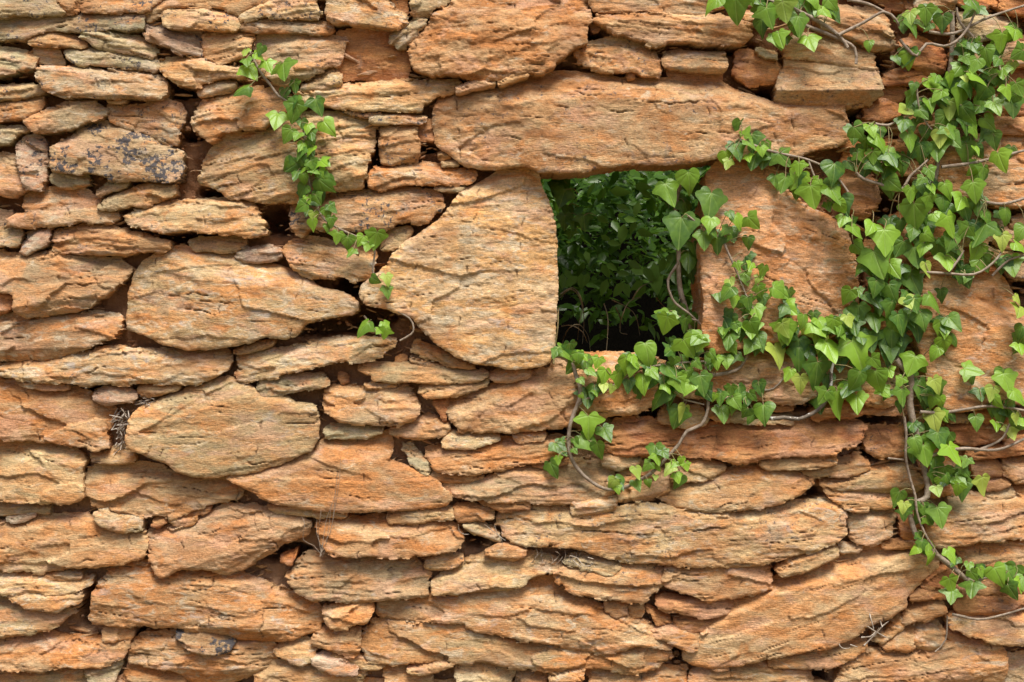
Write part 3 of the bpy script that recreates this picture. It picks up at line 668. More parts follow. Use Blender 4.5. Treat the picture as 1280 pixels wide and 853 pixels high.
def extend_edges(poly):
    out = []
    for x, y in poly:
        jit = (abs(math.sin(x * 12.9 + y * 7.3 + len(poly) * 3.1)) * 43.7) % 1
        if x <= 3: x = -8 - 42 * ((int(y / 23) * .618 + len(poly) * .37) % 1)
        if x >= 1277: x = 1288 + 42 * ((int(y / 23) * .618 + len(poly) * .37) % 1)
        if y <= 3: y = -12 - 18 * jit
        if y >= 850: y = 864 + 18 * jit
        out.append((x, y))
    return out

def plates(u, v, seed, slope):
    """broken flakes: every cell is a flat plate with its own height and tilt, meeting its neighbours in a scarp"""
    iu = np.floor(u); iv = np.floor(v); best = np.full(u.shape, 1e9); h = np.zeros(u.shape)
    for du in (-1, 0, 1):
        for dv in (-1, 0, 1):
            ci = iu + du; cj = iv + dv
            cx = ci + .1 + .8 * hash01(ci, cj, seed); cy = cj + .1 + .8 * hash01(ci, cj, seed + 1)
            a = hash01(ci, cj, seed + 4) * 1.2 - .6
            ex = u - cx; ey = v - cy + a * ex; dd = np.abs(ex) * .8 + np.abs(ey) + .5 * np.sqrt(ex * ex + ey * ey)
            hh = (hash01(ci, cj, seed + 2) * 2 - 1) + slope * ((hash01(ci, cj, seed + 3) * 2 - 1) * ex + (hash01(ci, cj, seed + 5) * 2 - .7) * ey)
            m = dd < best; best = np.where(m, dd, best); h = np.where(m, hh, h)
    return h
def stone_mesh(poly, style, tone, prot, seed, g=G, back=.05, rings=2, raw=False):
    """one rough slab: front face relief in photo pixels on its own depth plane, sides running back into the wall"""
    rs = random.Random(seed)
    pts = np.array(poly); c = pts.mean(0)
    q = pts - c; cov = q.T @ q; ev, evec = np.linalg.eigh(cov); ax = evec[:, 1]
    ang = math.atan2(ax[1], ax[0]);
    if ang > math.pi / 2: ang -= math.pi
    if ang < -math.pi / 2: ang += math.pi
    if abs(ang) > .75: ang = .25 * (1 if ang > 0 else -1)
    if ev[1] / ev[0] < 2.6 and abs(ang) > .3: ang = .12 * (1 if ang > 0 else -1)
    ang += rs.uniform(-.06, .06)
    pl = chaikin(poly)
    x0, y0 = pts.min(0) - 11; x1, y1 = pts.max(0) + 5
    nx = int((x1 - x0) / g) + 2; ny = int((y1 - y0) / g) + 2
    X, Y = np.meshgrid(x0 + np.arange(nx) * g, y0 + np.arange(ny) * g)
    size = min(x1 - x0, y1 - y0) - 16
    amp = min(1.0, .3 + size / 60)
    up_ = 2.5 + 3.5 * amp
    d = np.maximum(sdf(X, Y, pl), np.maximum(sdf(X, Y + up_, pl), sdf(X, Y + up_ * .5, pl)))
    rq = .35 if style == 'p' else 1.0
    d += amp * (1.2 * fbm(X / 30, Y / 18, seed, 2) + rq * 1.9 * plates(X / 19, Y / 11, seed + 47, .5) + rq * .9 * plates(X / 8, Y / 5, seed + 48, .5) + .9 * fbm(X / 5, Y / 4, seed + 50, 2, .65)) + 1.0
    gy, gx = np.gradient(d, g)
    gl = np.sqrt(gx * gx + gy * gy) + 1e-6
    keepv = d > -1.05 * g
    cell = keepv[:-1, :-1] & keepv[1:, :-1] & keepv[:-1, 1:] & keepv[1:, 1:]
    neg = d < 0
    step = np.where(neg, np.clip(-d, 0, 2 * g), 0) / np.maximum(gl, .6)
    XX = X + gx / gl * step; YY = Y + gy / gl * step
    ca, sa = math.cos(ang), math.sin(ang)
    U = (XX - c[0]) * ca + (YY - c[1]) * sa; V = -(XX - c[0]) * sa + (YY - c[1]) * ca
    us = max(U[~neg].max() - U[~neg].min(), 4) / 2; vs_ = max(V[~neg].max() - V[~neg].min(), 4) / 2
    un, vn = U / us, V / vs_
    dd = np.maximum(d, 0)
    # overall form: a low angular dome of flat facets, leaning out towards its lower edge
    sz = min(size, 135)
    wu = un + .05 * fbm(U / 22, V / 14, seed + 3, 3) ; wv = vn + .07 * fbm(U / 20, V / 12, seed + 4, 3)
    lean = rs.uniform(.08, .26) * min(1, 60 / sz) if prot < 9 else .04
    h = lean * V + rs.uniform(-.04, .04) * U
    R = sz * rs.uniform(.09, .17)
    fac = np.full(X.shape, rs.uniform(-.02, .05) * R)
    nf = rs.choice((4, 5, 5, 6))
    for k in range(nf):
        a = 2 * math.pi * (k + rs.uniform(-.45, .45)) / nf; rr = rs.uniform(.55, .95)
        px_, py_ = math.cos(a) * rr, math.sin(a) * rr; sl = rs.uniform(.7, 1.5) * (1.15 if py_ < 0 else .45 if style != 'p' else .18)
        fac = np.minimum(fac, R * sl * (rr * rr * rs.uniform(.9, 1.2) - 2 * (px_ * wu + py_ * wv)) + R * .12)
    h += np.maximum(fac, -2.2 * R)
    # underside: lower part of the stone turned downwards
    if rs.random() < (.38 if style != 'p' else 0):
        ub = rs.uniform(.30, .75); us_ = rs.uniform(.5, 1.3)
        h -= us_ * min(vs_, 26) * np.maximum(wv + rs.uniform(-.3, .3) * wu - ub, 0)
    # edge: crisp broken lip
    wE = (1.6 + 1.8 * amp) * (1 + .6 * fbm(X / 14, Y / 14, seed + 9, 2))
    t = np.clip(dd / np.maximum(wE, 1), 0, 1)
    h -= (1.0 + 1.0 * amp) * (1 - t) ** 1.6
    # the top runs back under the slab above
    tb = np.clip((gy / gl), 0, 1) * sstep(.5, -.6, wv)
    wT = 5 + 8 * amp
    h -= (4 + 5 * amp) * tb * np.clip(1 - dd / wT, 0, 1) ** 1.3
    msk = sstep(-.15, .40, fbm(U / 85, V / 38, seed + 10, 2) + (.35 if style == 's' else -.02))
    if style == 'b':
        h = np.where(wv < .22, .42 * V, .42 * .22 * vs_ - 1.1 * (V - .22 * vs_)) - 1.2 * (1 - t)
    cv = rs.uniform(.6, 1.15)
    if style == 's': A1, A2, A3, A4 = 1.0 * (.25 + .75 * msk) * cv, .55, .55, .25
    elif style == 'k': A1, A2, A3, A4 = .12, .75, .9, 1.6
    elif style == 'b': A1, A2, A3, A4 = .10, .55, .8, .5
    elif style == 'p': A1, A2, A3, A4 = .04 + .2 * msk, .62, .6, (1.0 if tone in 'uw' else .5)
    else: A1, A2, A3, A4 = .04 + .42 * msk * cv, rs.uniform(.75, 1.25), rs.uniform(.4, .6), rs.uniform(.15, .45)
    a_ = .5 + .5 * amp
    # foliation: stacked broken layers
    T = rs.uniform(4.5, 8.5) * (.7 + .3 * amp)
    L = V / T + 1.0 * fbm(U / 75, V / 30, seed + 11, 3) + .22 * noise(U / 12, V / 8, seed + 12)
    li = np.floor(L); lf = L - li
    def layval(i):
        return noise(U / 55 + hash01(i, i * 0, seed) * 91, i * 3.7 + U * 0, seed + 13) + .35 * noise(U / 12 + i * 7.3, i * 1.3 + U * 0, seed + 14)
    la = layval(li); lb = layval(li + 1); m_ = sstep(.86, 1.0, lf)
    lay = la + (lb - la) * m_
    h += A1 * a_ * (lay * 2.3 + 1.0 * (lf - .5) * (1 - m_))
    L2 = V / (T * .30) + 1.6 * fbm(U / 48, V / 16, seed + 21, 2)
    l2 = np.floor(L2); f2 = L2 - l2
    r2 = noise(U / 24 + l2 * 5.1, l2 * 2.3, seed + 22)
    h += A1 * a_ * .30 * (r2 * 1.5 + .7 * f2)
    # flakes broken off the cleavage face, with sharp scarps
    wx_ = 7 * fbm(U / 30, V / 20, seed + 31, 3) + 1.8 * fbm(U / 6, V / 5, seed + 32, 2); wy_ = 3.5 * fbm(U / 30, V / 18, seed + 33, 3) + 1.1 * fbm(U / 6, V / 4, seed + 34, 2)
    big = 1.7 if style == 'p' else 1.25 if size > 95 else 1.0
    p1 = plates((U + .7 * wx_) / (rs.uniform(55, 90) * big), (V + .7 * wy_) / (rs.uniform(19, 32) * big), seed + 35, 1.3)
    p2 = plates((U + wx_) / rs.uniform(20, 32), (V + wy_) / rs.uniform(6, 11), seed + 36, .8)
    chip = p1 * .8 + p2 * .3
    h += A2 * a_ * (2.25 * p1 + .85 * p2 * (.35 + .65 * msk))
    # weathering relief
    h += A3 * a_ * (1.5 * fbm(U / 34, V / 18, seed + 41, 3) + .5 * fbm(U / 6, V / 3, seed + 42, 3, .65))
    h += A4 * a_ * (1.7 * fbm(U / 22, V / 17, seed + 43, 4) - 1.6 * np.maximum(noise(U / 7, V / 5.5, seed + 45) - .25, 0))
    # partings that open between layers, and a few straight joints across them
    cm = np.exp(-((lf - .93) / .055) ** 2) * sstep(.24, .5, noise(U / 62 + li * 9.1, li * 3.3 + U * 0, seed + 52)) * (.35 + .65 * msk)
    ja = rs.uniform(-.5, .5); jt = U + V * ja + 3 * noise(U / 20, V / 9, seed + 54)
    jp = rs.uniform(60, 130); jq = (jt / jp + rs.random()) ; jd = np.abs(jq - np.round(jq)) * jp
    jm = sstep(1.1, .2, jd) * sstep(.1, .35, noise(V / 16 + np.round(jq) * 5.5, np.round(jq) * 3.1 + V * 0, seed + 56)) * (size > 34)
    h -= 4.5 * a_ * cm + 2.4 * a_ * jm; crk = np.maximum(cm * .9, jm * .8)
    # depth plane of this stone
    h0 = prot * UNIT + rs.uniform(-.002, .002)
    lo = -(h0 - .012) / S; h = np.where(h < lo + 4, lo + 4 * np.exp(np.clip((h - lo - 4) / 4, -20, 0)), h)
    H = h0 + h * S
    k = S * (D - h0) / D
    used = np.zeros(X.shape, bool)
    used[:-1, :-1] |= cell; used[1:, :-1] |= cell; used[:-1, 1:] |= cell; used[1:, 1:] |= cell
    idx = np.full(X.shape, -1, np.int64); idx[used] = np.arange(used.sum())
    f = np.stack([idx[:-1, :-1][cell], idx[1:, :-1][cell], idx[1:, 1:][cell], idx[:-1, 1:][cell]], 1)
    wx = (XX[used] - 640) * k; wz = CZ - (YY[used] - 426.5) * k; wy = -H[used]
    v = np.stack([wx, wy, wz], 1)
    # boundary loop
    e = np.concatenate([f[:, [0, 1]], f[:, [1, 2]], f[:, [2, 3]], f[:, [3, 0]]])
    key = np.minimum(e[:, 0], e[:, 1]) * 10000000 + np.maximum(e[:, 0], e[:, 1])
    u_, inv, cnt = np.unique(key, return_inverse=True, return_counts=True)
    be = e[cnt[inv] == 1]
    bv = np.unique(be); mp = np.full(len(v), -1, np.int64); mp[bv] = np.arange(len(bv))
    cxw, czw = (c[0] - 640) * k, CZ - (c[1] - 426.5) * k
    base = v[bv].copy(); vv = [v]; start = len(v); faces = [f]; prev = None
    yb = back
    for r in range(rings + 1):
        tt = r / rings; ring = base.copy()
        ring[:, 1] = base[:, 1] * (1 - tt) + yb * tt
        if r:
            ring[:, 1] += .004 * hash01(bv, bv * 0 + r, seed) * (r < rings)
            nn = fbm(base[:, 0] * 40 + r * .8, base[:, 2] * 40, seed + 60 + r, 2)
            dirx = base[:, 0] - cxw; dirz = base[:, 2] - czw; dl = np.sqrt(dirx ** 2 + dirz ** 2) + 1e-6
            sh = -.0035 * min(r, 2) * amp + .0035 * nn
            ring[:, 0] += dirx / dl * sh; ring[:, 2] += dirz / dl * sh
        vv.append(ring); o = start + r * len(bv)
        if r:
            p_ = o - len(bv); a, b2 = mp[be[:, 0]], mp[be[:, 1]]
            faces.append(np.stack([p_ + b2, p_ + a, o + a, o + b2], 1))
    allv = np.concatenate(vv)
    allv -= np.array([cxw, 0, czw])
    ex = len(allv) - len(v)
    lay_a = np.concatenate([np.clip(lay[used], -1, 1), np.zeros(ex)])
    chip_a = np.concatenate([np.clip(chip[used] * .6 + r2[used] * .4, -1.5, 1.5), np.zeros(ex)])
    if raw: return allv + np.array([cxw, 0, czw]), faces, lay_a, chip_a
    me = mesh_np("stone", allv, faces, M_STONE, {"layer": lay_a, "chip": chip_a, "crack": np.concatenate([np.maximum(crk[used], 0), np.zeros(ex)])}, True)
    return me, (cxw, 0, czw)

STONE_POLYS = []
def build_stones():
    n = 0
    for key, ox, oy, k, ln in parse(STONES):
        a = ln.split(); back = .05; rings = 2
        if a[0][0] == 'J': back = .30 if a[0] == 'JLEFT' else .17 if a[0] == 'JRIGHT' else .10; rings = 7; a = a[1:]
        tone, style = a[0][0], a[0][1]; prot = float(a[1])
        poly = [tuple(float(t) for t in s.split(',')) for s in a[2:]]
        poly = extend_edges([(ox + u / k, oy + v / k) for u, v in poly])
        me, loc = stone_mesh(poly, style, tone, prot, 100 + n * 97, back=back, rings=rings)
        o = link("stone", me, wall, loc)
        A, B, pale, lich = TONES[tone]; rs = random.Random(n * 13 + 5)
        old = 1 if (loc[0] < -.15 and loc[2] > CZ + .2) else 0
        j = rs.uniform(.74, 1.08) if tone not in 'uw' else 1.04 * (1 - .15 * old); lich = lich + .3 * old; hs = rs.uniform(-.05, .05)
        o["tone"] = [A[0] * j, (A[1] + hs * .5) * j, (A[2] + hs * .4) * j]
        j2 = rs.uniform(.88, 1.10)
        o["tone_second"] = [B[0] * j2, (B[1] + hs * .5) * j2, (B[2] + hs * .4) * j2]
        o["pale"] = pale * rs.uniform(.5, 1.3); o["lichen"] = min(1.2, lich * rs.uniform(.6, 1.2) + (.3 if rs.random() < .13 else 0))
        STONE_POLYS.append((poly, prot)); n += 1
build_stones()
print("stones", len(STONE_POLYS))

# earth between the stones
WIN = [(668, 200), (905, 200), (905, 300), (900, 445), (905, 452), (690, 456), (676, 420), (672, 300)]
def build_mortar():
    g = 3.0; x0, x1, y0, y1 = -70, 1350, -70, 923
    xs = np.arange(x0, x1, g); ys = np.arange(y0, y1, g); X, Y = np.meshgrid(xs, ys)
    h = -.018 + .010 * sstep(400, 520, Y + 60 * noise(X / 200, Y / 90, 71)) + .014 * fbm(X / 40, Y / 26, 5, 4) + .0055 * fbm(X / 11, Y / 9, 6, 4, .6) + .004 * ridge(X / 17, Y / 15, 8)
    for s in HOLES.split():
        a = [float(t) for t in s.split(',')]
        r = np.sqrt(((X - a[0]) / a[2]) ** 2 + ((Y - a[1]) / a[3]) ** 2) + .25 * noise(X / 9, Y / 7, 77)
        h -= .11 * sstep(1.35, .55, r)
    keep = sdf(X, Y, WIN) < 0
    cell = keep[:-1, :-1] & keep[1:, :-1] & keep[:-1, 1:] & keep[1:, 1:]
    idx = np.arange(X.size).reshape(X.shape)
    f = np.stack([idx[:-1, :-1][cell], idx[1:, :-1][cell], idx[1:, 1:][cell], idx[:-1, 1:][cell]], 1)
    v = np.stack([(X.ravel() - 640) * S, -h.ravel(), CZ - (Y.ravel() - 426.5) * S], 1)
    us = np.unique(f); mp = np.full(len(v), -1); mp[us] = np.arange(len(us))
    me = mesh_np("mortar", v[us], [mp[f]], M_EARTH, smooth=True)
    tag(link("mortar", me, wall), "crumbling red earth packed between the stones", kind="stuff")
build_mortar()
def crumbs(name, n, mat, r0, r1, h0, h1, flat, seed, **props):
    rs = np.random.default_rng(seed); ph = (1 + 5 ** .5) / 2
    ico = np.array([(-1, ph, 0), (1, ph, 0), (-1, -ph, 0), (1, -ph, 0), (0, -1, ph), (0, 1, ph), (0, -1, -ph), (0, 1, -ph), (ph, 0, -1), (ph, 0, 1), (-ph, 0, -1), (-ph, 0, 1)]) / 1.9
    fc = np.array([(0, 11, 5), (0, 5, 1), (0, 1, 7), (0, 7, 10), (0, 10, 11), (1, 5, 9), (5, 11, 4), (11, 10, 2), (10, 7, 6), (7, 1, 8), (3, 9, 4), (3, 4, 2), (3, 2, 6), (3, 6, 8), (3, 8, 9), (4, 9, 5), (2, 4, 11), (6, 2, 10), (8, 6, 7), (9, 8, 1)])
    V, F = [], []
    X = rs.uniform(-40, 1320, n); Y = rs.uniform(-40, 893, n); keep = sdf(X, Y, WIN) < -4
    for x, y in zip(X[keep], Y[keep]):
        r = r0 + (r1 - r0) * rs.random() ** 3; v = ico * (1 + rs.uniform(-.3, .3, (12, 1))) * np.array([r * rs.uniform(1, flat), r, r / (1 + (flat - 1) * .45)])
        t = rs.uniform(-.5, .5); v = v @ np.array([[math.cos(t), 0, math.sin(t)], [0, 1, 0], [-math.sin(t), 0, math.cos(t)]])
        F.append(fc + 12 * len(V)); V.append(v + np.array([(x - 640) * S, -rs.uniform(h0, h1), CZ - (y - 426.5) * S]))
    V = np.concatenate(V); o = link(name, mesh_np(name, V, [np.concatenate(F)], mat, {"layer": rs.uniform(-.6, .6, len(V)), "chip": rs.uniform(-.6, .6, len(V))}, False), wall)
    o["kind"] = "stuff"
    for k, v in props.items(): o[k] = v
crumbs("earth_crumbs", 6500, M_EARTH, .002, .008, -.012, .008, 1.4, 5)
crumbs("stone_chips", 3600, M_STONE, .0035, .011, -.004, .018, 4.0, 6, tone=[.42, .25, .13], tone_second=[.47, .28, .13], pale=.4, lichen=.1)

def box_np(x0, x1, y0, y1, z0, z1):
    v = [(x, y, z) for x in (x0, x1) for y in (y0, y1) for z in (z0, z1)]
    f = [(0, 1, 3, 2), (4, 6, 7, 5), (0, 4, 5, 1), (2, 3, 7, 6), (0, 2, 6, 4), (1, 5, 7, 3)]
    return v, f
def boxes(name, bl, mat, parent=None):
    V, F = [], []
    for b in bl:
        v, f = box_np(*b); o = len(V); V += v; F += [tuple(i + o for i in q) for q in f]
    me = mesh_np(name, V, [np.array(F)], mat); return link(name, me, parent)
TOPZ = 2.55
def core():
    wx0, wx1 = (655 - 640) * S, (925 - 640) * S; wz1, wz0 = CZ - (160 - 426.5) * S, CZ - (462 - 426.5) * S
    X0, X1 = -2.4, 2.4; ya, yb = .125, .46
    boxes("wall_core", [(X0, wx0, ya, yb, -.1, TOPZ - .04), (wx1, X1, ya, yb, -.1, TOPZ - .04), (wx0, wx1, ya, yb, wz1, TOPZ - .04), (wx0, wx1, ya, yb, -.1, wz0)], M_CORE, wall)
core()

# the rest of the wall outside the picture: the same rough slabs in irregular courses, more coarsely built
def outer_stones():
    rs = random.Random(3); VV, FF, LA, CH, tot = [], [], [], [], 0
    fx0, fx1, fy0, fy1 = -8, 1288, -8, 862
    def slab(x0, x1, y0, y1, k):
        nonlocal tot
        w_, h_ = x1 - x0, y1 - y0; sl = rs.uniform(-.10, .10) * w_; j = lambda q: rs.uniform(-q, q)
        pts = [(x0 + j(.05 * w_), y0 + h_ * rs.uniform(.3, .7) - sl / 2)]
        pts += [(x0 + w_ * t + j(.05 * w_), y0 + j(.12 * h_) + sl * (t - .5)) for t in (.14, .38, .64, .86)]
        pts += [(x1 + j(.04 * w_), y0 + h_ * rs.uniform(.3, .8) + sl / 2)]
        pts += [(x0 + w_ * t + j(.05 * w_), y1 + j(.10 * h_) + sl * (t - .5)) for t in (.88, .62, .36, .12)]
        v, f, la, ch = stone_mesh(pts, rs.choice('sssffk'), 'o', rs.choice((4, 5, 5, 6, 7)) * (.7 if k else 1), 9000 + tot, g=6.0, raw=True)
        VV.append(v); FF.extend([q + tot for q in f]); tot += len(v); LA.append(la + rs.uniform(-.8, .8)); CH.append(ch + rs.uniform(-1.2, 1.2))
    top = 426.5 - (TOPZ - CZ) / S; bot = 426.5 + CZ / S + 10; y = top
    while y < bot:
        hh = rs.uniform(26, 66); x = -1320 + rs.uniform(0, 80)
        while x < 2600:
            ww = rs.uniform(80, 250) * (hh / 66 * .6 + .5); bx0, bx1, by0, by1 = x, x + ww, y + rs.uniform(-5, 5), y + hh
            if bx1 > fx0 and bx0 < fx1 and by1 > fy0 and by0 < fy1:
                if by0 < fy0 - 20: slab(bx0, bx1, by0, min(by1, fy0 + rs.uniform(2, 10)), 1)
                if by1 > fy1 + 20: slab(bx0, bx1, max(by0, fy1 - 4), by1, 1)
                yy0, yy1 = max(by0, fy0), min(by1, fy1)
                if bx0 < fx0 - 24 and yy1 - yy0 > 12: slab(bx0, min(bx1, fx0), yy0, yy1, 1)
                if bx1 > fx1 + 24 and yy1 - yy0 > 12: slab(max(bx0, fx1), bx1, yy0, yy1, 1)
            else: slab(bx0, bx1, by0, by1, 0)
            x += ww
        y += hh
    me = mesh_np("outer_stones", np.concatenate(VV), FF, M_STONE, {"layer": np.clip(np.concatenate(LA), -1, 1), "chip": np.concatenate(CH)}, True)
    o = link("outer_stones", me, wall); tag(o, kind="stuff")
    A, B, pale, lich = TONES['o']; o["tone"] = list(A); o["tone_second"] = list(TONES['t'][0]); o["pale"] = pale; o["lichen"] = lich
    # earth behind them
    x0, x1 = -2.38, 2.38; fxa, fxb = (-60 - 640) * S, (1340 - 640) * S; za, zb = CZ - (913 - 426.5) * S, CZ - (-60 - 426.5) * S
    boxes("earth_fill", [(x0, fxa, .001, .124, -.1, TOPZ - .05), (fxb, x1, .001, .124, -.1, TOPZ - .05), (fxa, fxb, .001, .124, zb, TOPZ - .05), (fxa, fxb, .001, .124, -.1, za)], M_EARTH, wall)
outer_stones()

# ---------------------------------------------------------------- ground and the overgrown ruin behind the wall
def grid_sheet(name, x0, x1, y0, y1, n, zf, mat):
    X, Y = np.meshgrid(np.linspace(x0, x1, n), np.linspace(y0, y1, n)); Z = zf(X, Y)
    idx = np.arange(n * n).reshape(n, n)
    f = np.stack([idx[:-1, :-1].ravel(), idx[:-1, 1:].ravel(), idx[1:, 1:].ravel(), idx[1:, :-1].ravel()], 1)
    return link(name, mesh_np(name, np.stack([X.ravel(), Y.ravel(), Z.ravel()], 1), [f], mat, smooth=True))
gr = grid_sheet("ground", -60, 60, -60, 60, 161, lambda X, Y: .05 * noise(X / 3, Y / 3, 4) * (np.abs(Y) > 1), M_GROUND); tag(gr, kind="structure")
def bankz(X, Y):
    return -.3 + 3.9 * sstep(1.9, 2.95, Y + .12 * noise(X * 2, Y * 2, 9)) + .10 * fbm(X * 3, Y * 3, 10, 3)
bank = grid_sheet("earth_bank", -2.6, 2.6, .47, 3.0, 90, bankz, M_BANK_SHADE); tag(bank, kind="structure")

def blade(V, F, A, base, dirv, up, L, W, sh, fold=.25):
    """pointed oval leaf of six triangles"""
    side = dirv.cross(up).normalized(); nrm = side.cross(dirv).normalized(); o = len(V)
    for (t, wv, z) in ((0, 0, 0), (.3, .5, .0), (.3, -.5, .0), (.68, .38, .02), (.68, -.38, .02), (1, 0, -.12), (.3, 0, -fold * .18), (.68, 0, -fold * .14)):
        V.append(tuple(base + dirv * (t * L) + side * (wv * W) + nrm * (z * L))); A.append(sh)
    for f in ((0, 1, 6), (0, 6, 2), (1, 3, 7), (1, 7, 6), (2, 6, 7), (2, 7, 4), (3, 5, 7), (4, 7, 5)):
        F.append(tuple(i + o for i in f))
def shrub():
    root = link("shrub", None, loc=(0, 1.0, .6)); root.empty_display_size = .2
    tag(root, "dark leafy shrub seen growing behind the window opening", "shrub")
    rs = random.Random(11); V, F, A = [], [], []
    def put(x, y, z, L, sh):
        a = rs.uniform(0, 2 * math.pi); dv = Vector((math.cos(a) * .8, math.sin(a) * .5 - .2, rs.uniform(-.9, .25))).normalized()
        upv = Vector((rs.uniform(-.5, .5), rs.uniform(-.9, .1), rs.uniform(.4, 1))).normalized()
        blade(V, F, A, Vector((x, y, z)), dv, upv, L, L * rs.uniform(.38, .5), sh)
    # sprays in the depth seen through the opening
    for s in range(950):
        y = rs.uniform(.75, 1.45); x = rs.uniform(-.4, 1.1); z = rs.uniform(1.64, 2.3)
        if z < 1.74 and rs.random() < .5: continue
        dx, dz = rs.uniform(-.12, .12), rs.uniform(-.1, .04)
        for k in range(9):
            t = k / 9; put(x + dx * t + rs.uniform(-.02, .02), y - .08 * t, z + dz * t - .03 * t * t, rs.uniform(.036, .06), rs.uniform(0, .9))
    # small fine leaves high and deep
    for s in range(5000):
        y = rs.uniform(1.3, 1.75); put(rs.uniform(-.5, 1.5), y, rs.uniform(1.72, 2.6), rs.uniform(.016, .032), rs.uniform(0, .6))
    # canopy added overhead, out of view, to block light from the interior
    for s in range(1500):
        put(rs.uniform(-2.4, 2.4), rs.uniform(1.1, 2.9), rs.uniform(2.35, 2.9), rs.uniform(.06, .11), rs.uniform(0, .7))
    for s in range(2600):  # further leaves added at the back to cut the light from above
        put(rs.uniform(-1.0, 2.2), rs.uniform(1.75, 2.9), rs.uniform(2.0, 2.8), rs.uniform(.07, .12), rs.uniform(0, .6))
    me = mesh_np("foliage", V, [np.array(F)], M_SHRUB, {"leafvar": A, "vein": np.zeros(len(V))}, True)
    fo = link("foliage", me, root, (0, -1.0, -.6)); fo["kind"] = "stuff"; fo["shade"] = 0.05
    # nearest leaves that can be told apart
    NEAR = "90,590,70,0 180,590,75,5 205,580,60,-15 300,540,70,30 380,360,90,-10 490,355,75,70 290,620,80,-20 360,630,80,-30 400,630,75,20 465,640,80,-30 130,590,80,-50 440,510,70,60 545,585,130,5 510,560,90,20 370,155,90,80 480,130,80,80 495,165,60,60 420,290,60,80 300,380,50,60 340,405,60,80 210,470,60,10 450,240,70,-20 385,230,60,70 120,560,60,30 430,330,60,-20 385,550,60,80 450,610,70,-50 540,540,80,10 330,520,60,60 460,540,80,80 285,290,60,60 575,520,90,0"
    V, F, A = [], [], []; blade(V, F, A, Vector((0, 0, 0)), Vector((0, 0, -1)), Vector((0, -1, 0)), 1.0, .5, 0.0)
    base = mesh_np("leaf", V, [np.array(F)], M_NEAR, {"leafvar": [0] * len(V), "vein": [0] * len(V)}, True)
    for s in NEAR.split():
        u, v, L, a = [float(t) for t in s.split(',')]
        px, py = 680 + u / 3.878, 200 + v / 3.878; h = -rs.uniform(.50, .70); L = L / 3.878 * S * (D - h) / D * 1.15
        o = link("leaf", base, root); R = Euler((rs.uniform(-.5, .3), 0, rs.uniform(-.5, .5))).to_matrix() @ Matrix.Rotation(-math.radians(a), 3, 'Y')
        c = P(px, py, h) - Vector((0, 1.0, .6)); o.location = c - R @ Vector((0, 0, -1)) * L * .5; o.rotation_euler = R.to_euler(); o.scale = (L, L, L)
        o["shade"] = rs.uniform(.6, 1)
    return root
SHRUB = shrub()

# ---------------------------------------------------------------- tubes
def tube(V, F, pts, r0, r1, n=7, wob=.15, rs=random):
    # Catmull-Rom resample
    P_ = [Vector(p) for p in pts]; Q = []
    for i in range(len(P_) - 1):
        a = P_[max(i - 1, 0)]; b = P_[i]; c = P_[i + 1]; d = P_[min(i + 2, len(P_) - 1)]
        m = max(2, int((c - b).length / .012))
        for k in range(m):
            t = k / m; Q.append(.5 * ((2 * b) + (c - a) * t + (2 * a - 5 * b + 4 * c - d) * t * t + (3 * b - a - 3 * c + d) * t ** 3))
    Q.append(P_[-1]); o = len(V); N = len(Q)
    up = Vector((0, -1, 0))
    for i, p in enumerate(Q):
        tg = (Q[min(i + 1, N - 1)] - Q[max(i - 1, 0)]).normalized()
        s = tg.cross(up); s = s.normalized() if s.length > 1e-4 else Vector((1, 0, 0)); u = s.cross(tg)
        r = (r0 + (r1 - r0) * i / max(N - 1, 1)) * (1 + rs.uniform(-wob, wob))
        for k in range(n):
            a = 2 * math.pi * k / n; V.append(tuple(p + (s * math.cos(a) + u * math.sin(a)) * r))
    for i in range(N - 1):
        for k in range(n):
            a = o + i * n + k; b = o + i * n + (k + 1) % n; F.append((a, b, b + n, a + n))
    F.append((o, o + 1, o + 2, o + 2)); e = o + (N - 1) * n; F.append((e, e + 2, e + 1, e + 1))
def tube_obj(name, V, F, mat, parent, loc=(0, 0, 0)):
    Fq = np.array([f for f in F if f[2] != f[3]]); Ft = np.array([f[:3] for f in F if f[2] == f[3]])
    V = np.array(V) - np.array(loc)
    return link(name, mesh_np(name, V, [Fq, Ft] if len(Ft) else [Fq], mat, smooth=True), parent)

# ---------------------------------------------------------------- ivy
LEAF_OUT = (
    ((0, 0), (.07, .10), (.20, .155), (.36, .11), (.47, -.02), (.49, -.17), (.41, -.34), (.30, -.52), (.20, -.70), (.09, -.88), (0, -1)),
    ((0, 0), (.08, .12), (.22, .17), (.36, .10), (.44, .0), (.60, -.13), (.53, -.24), (.38, -.36), (.30, -.52), (.23, -.68), (.11, -.87), (0, -1)),
    ((0, 0), (.07, .13), (.23, .22), (.37, .17), (.42, .04), (.59, -.02), (.58, -.17), (.44, -.30), (.34, -.46), (.25, -.66), (.11, -.87), (0, -1)),
    ((0, 0), (.10, .06), (.24, .08), (.37, .0), (.43, -.16), (.39, -.36), (.28, -.58), (.17, -.78), (.07, -.92), (0, -1)),
    ((0, 0), (.10, .12), (.26, .16), (.42, .08), (.52, -.06), (.50, -.24), (.38, -.42), (.22, -.60), (.11, -.80), (.04, -.93), (0, -1)),
    ((0, 0), (.08, .12), (.24, .19), (.37, .14), (.40, .03), (.50, -.02), (.70, -.16), (.58, -.28), (.36, -.36), (.27, -.50), (.24, -.66), (.12, -.86), (0, -1)))
VEINS = ((0,), (0, 1.25, -1.25, .75, -.75), (0, 1.35, -1.35, 1.7, -1.7, .6, -.6), (0, 1.5, -1.5, .6, -.6), (0, .8, -.8, .4, -.4, 1.5, -1.5), (0, .7, -.7, 1.2, -1.2), (0, 1.33, -1.33, 2.2, -2.2))
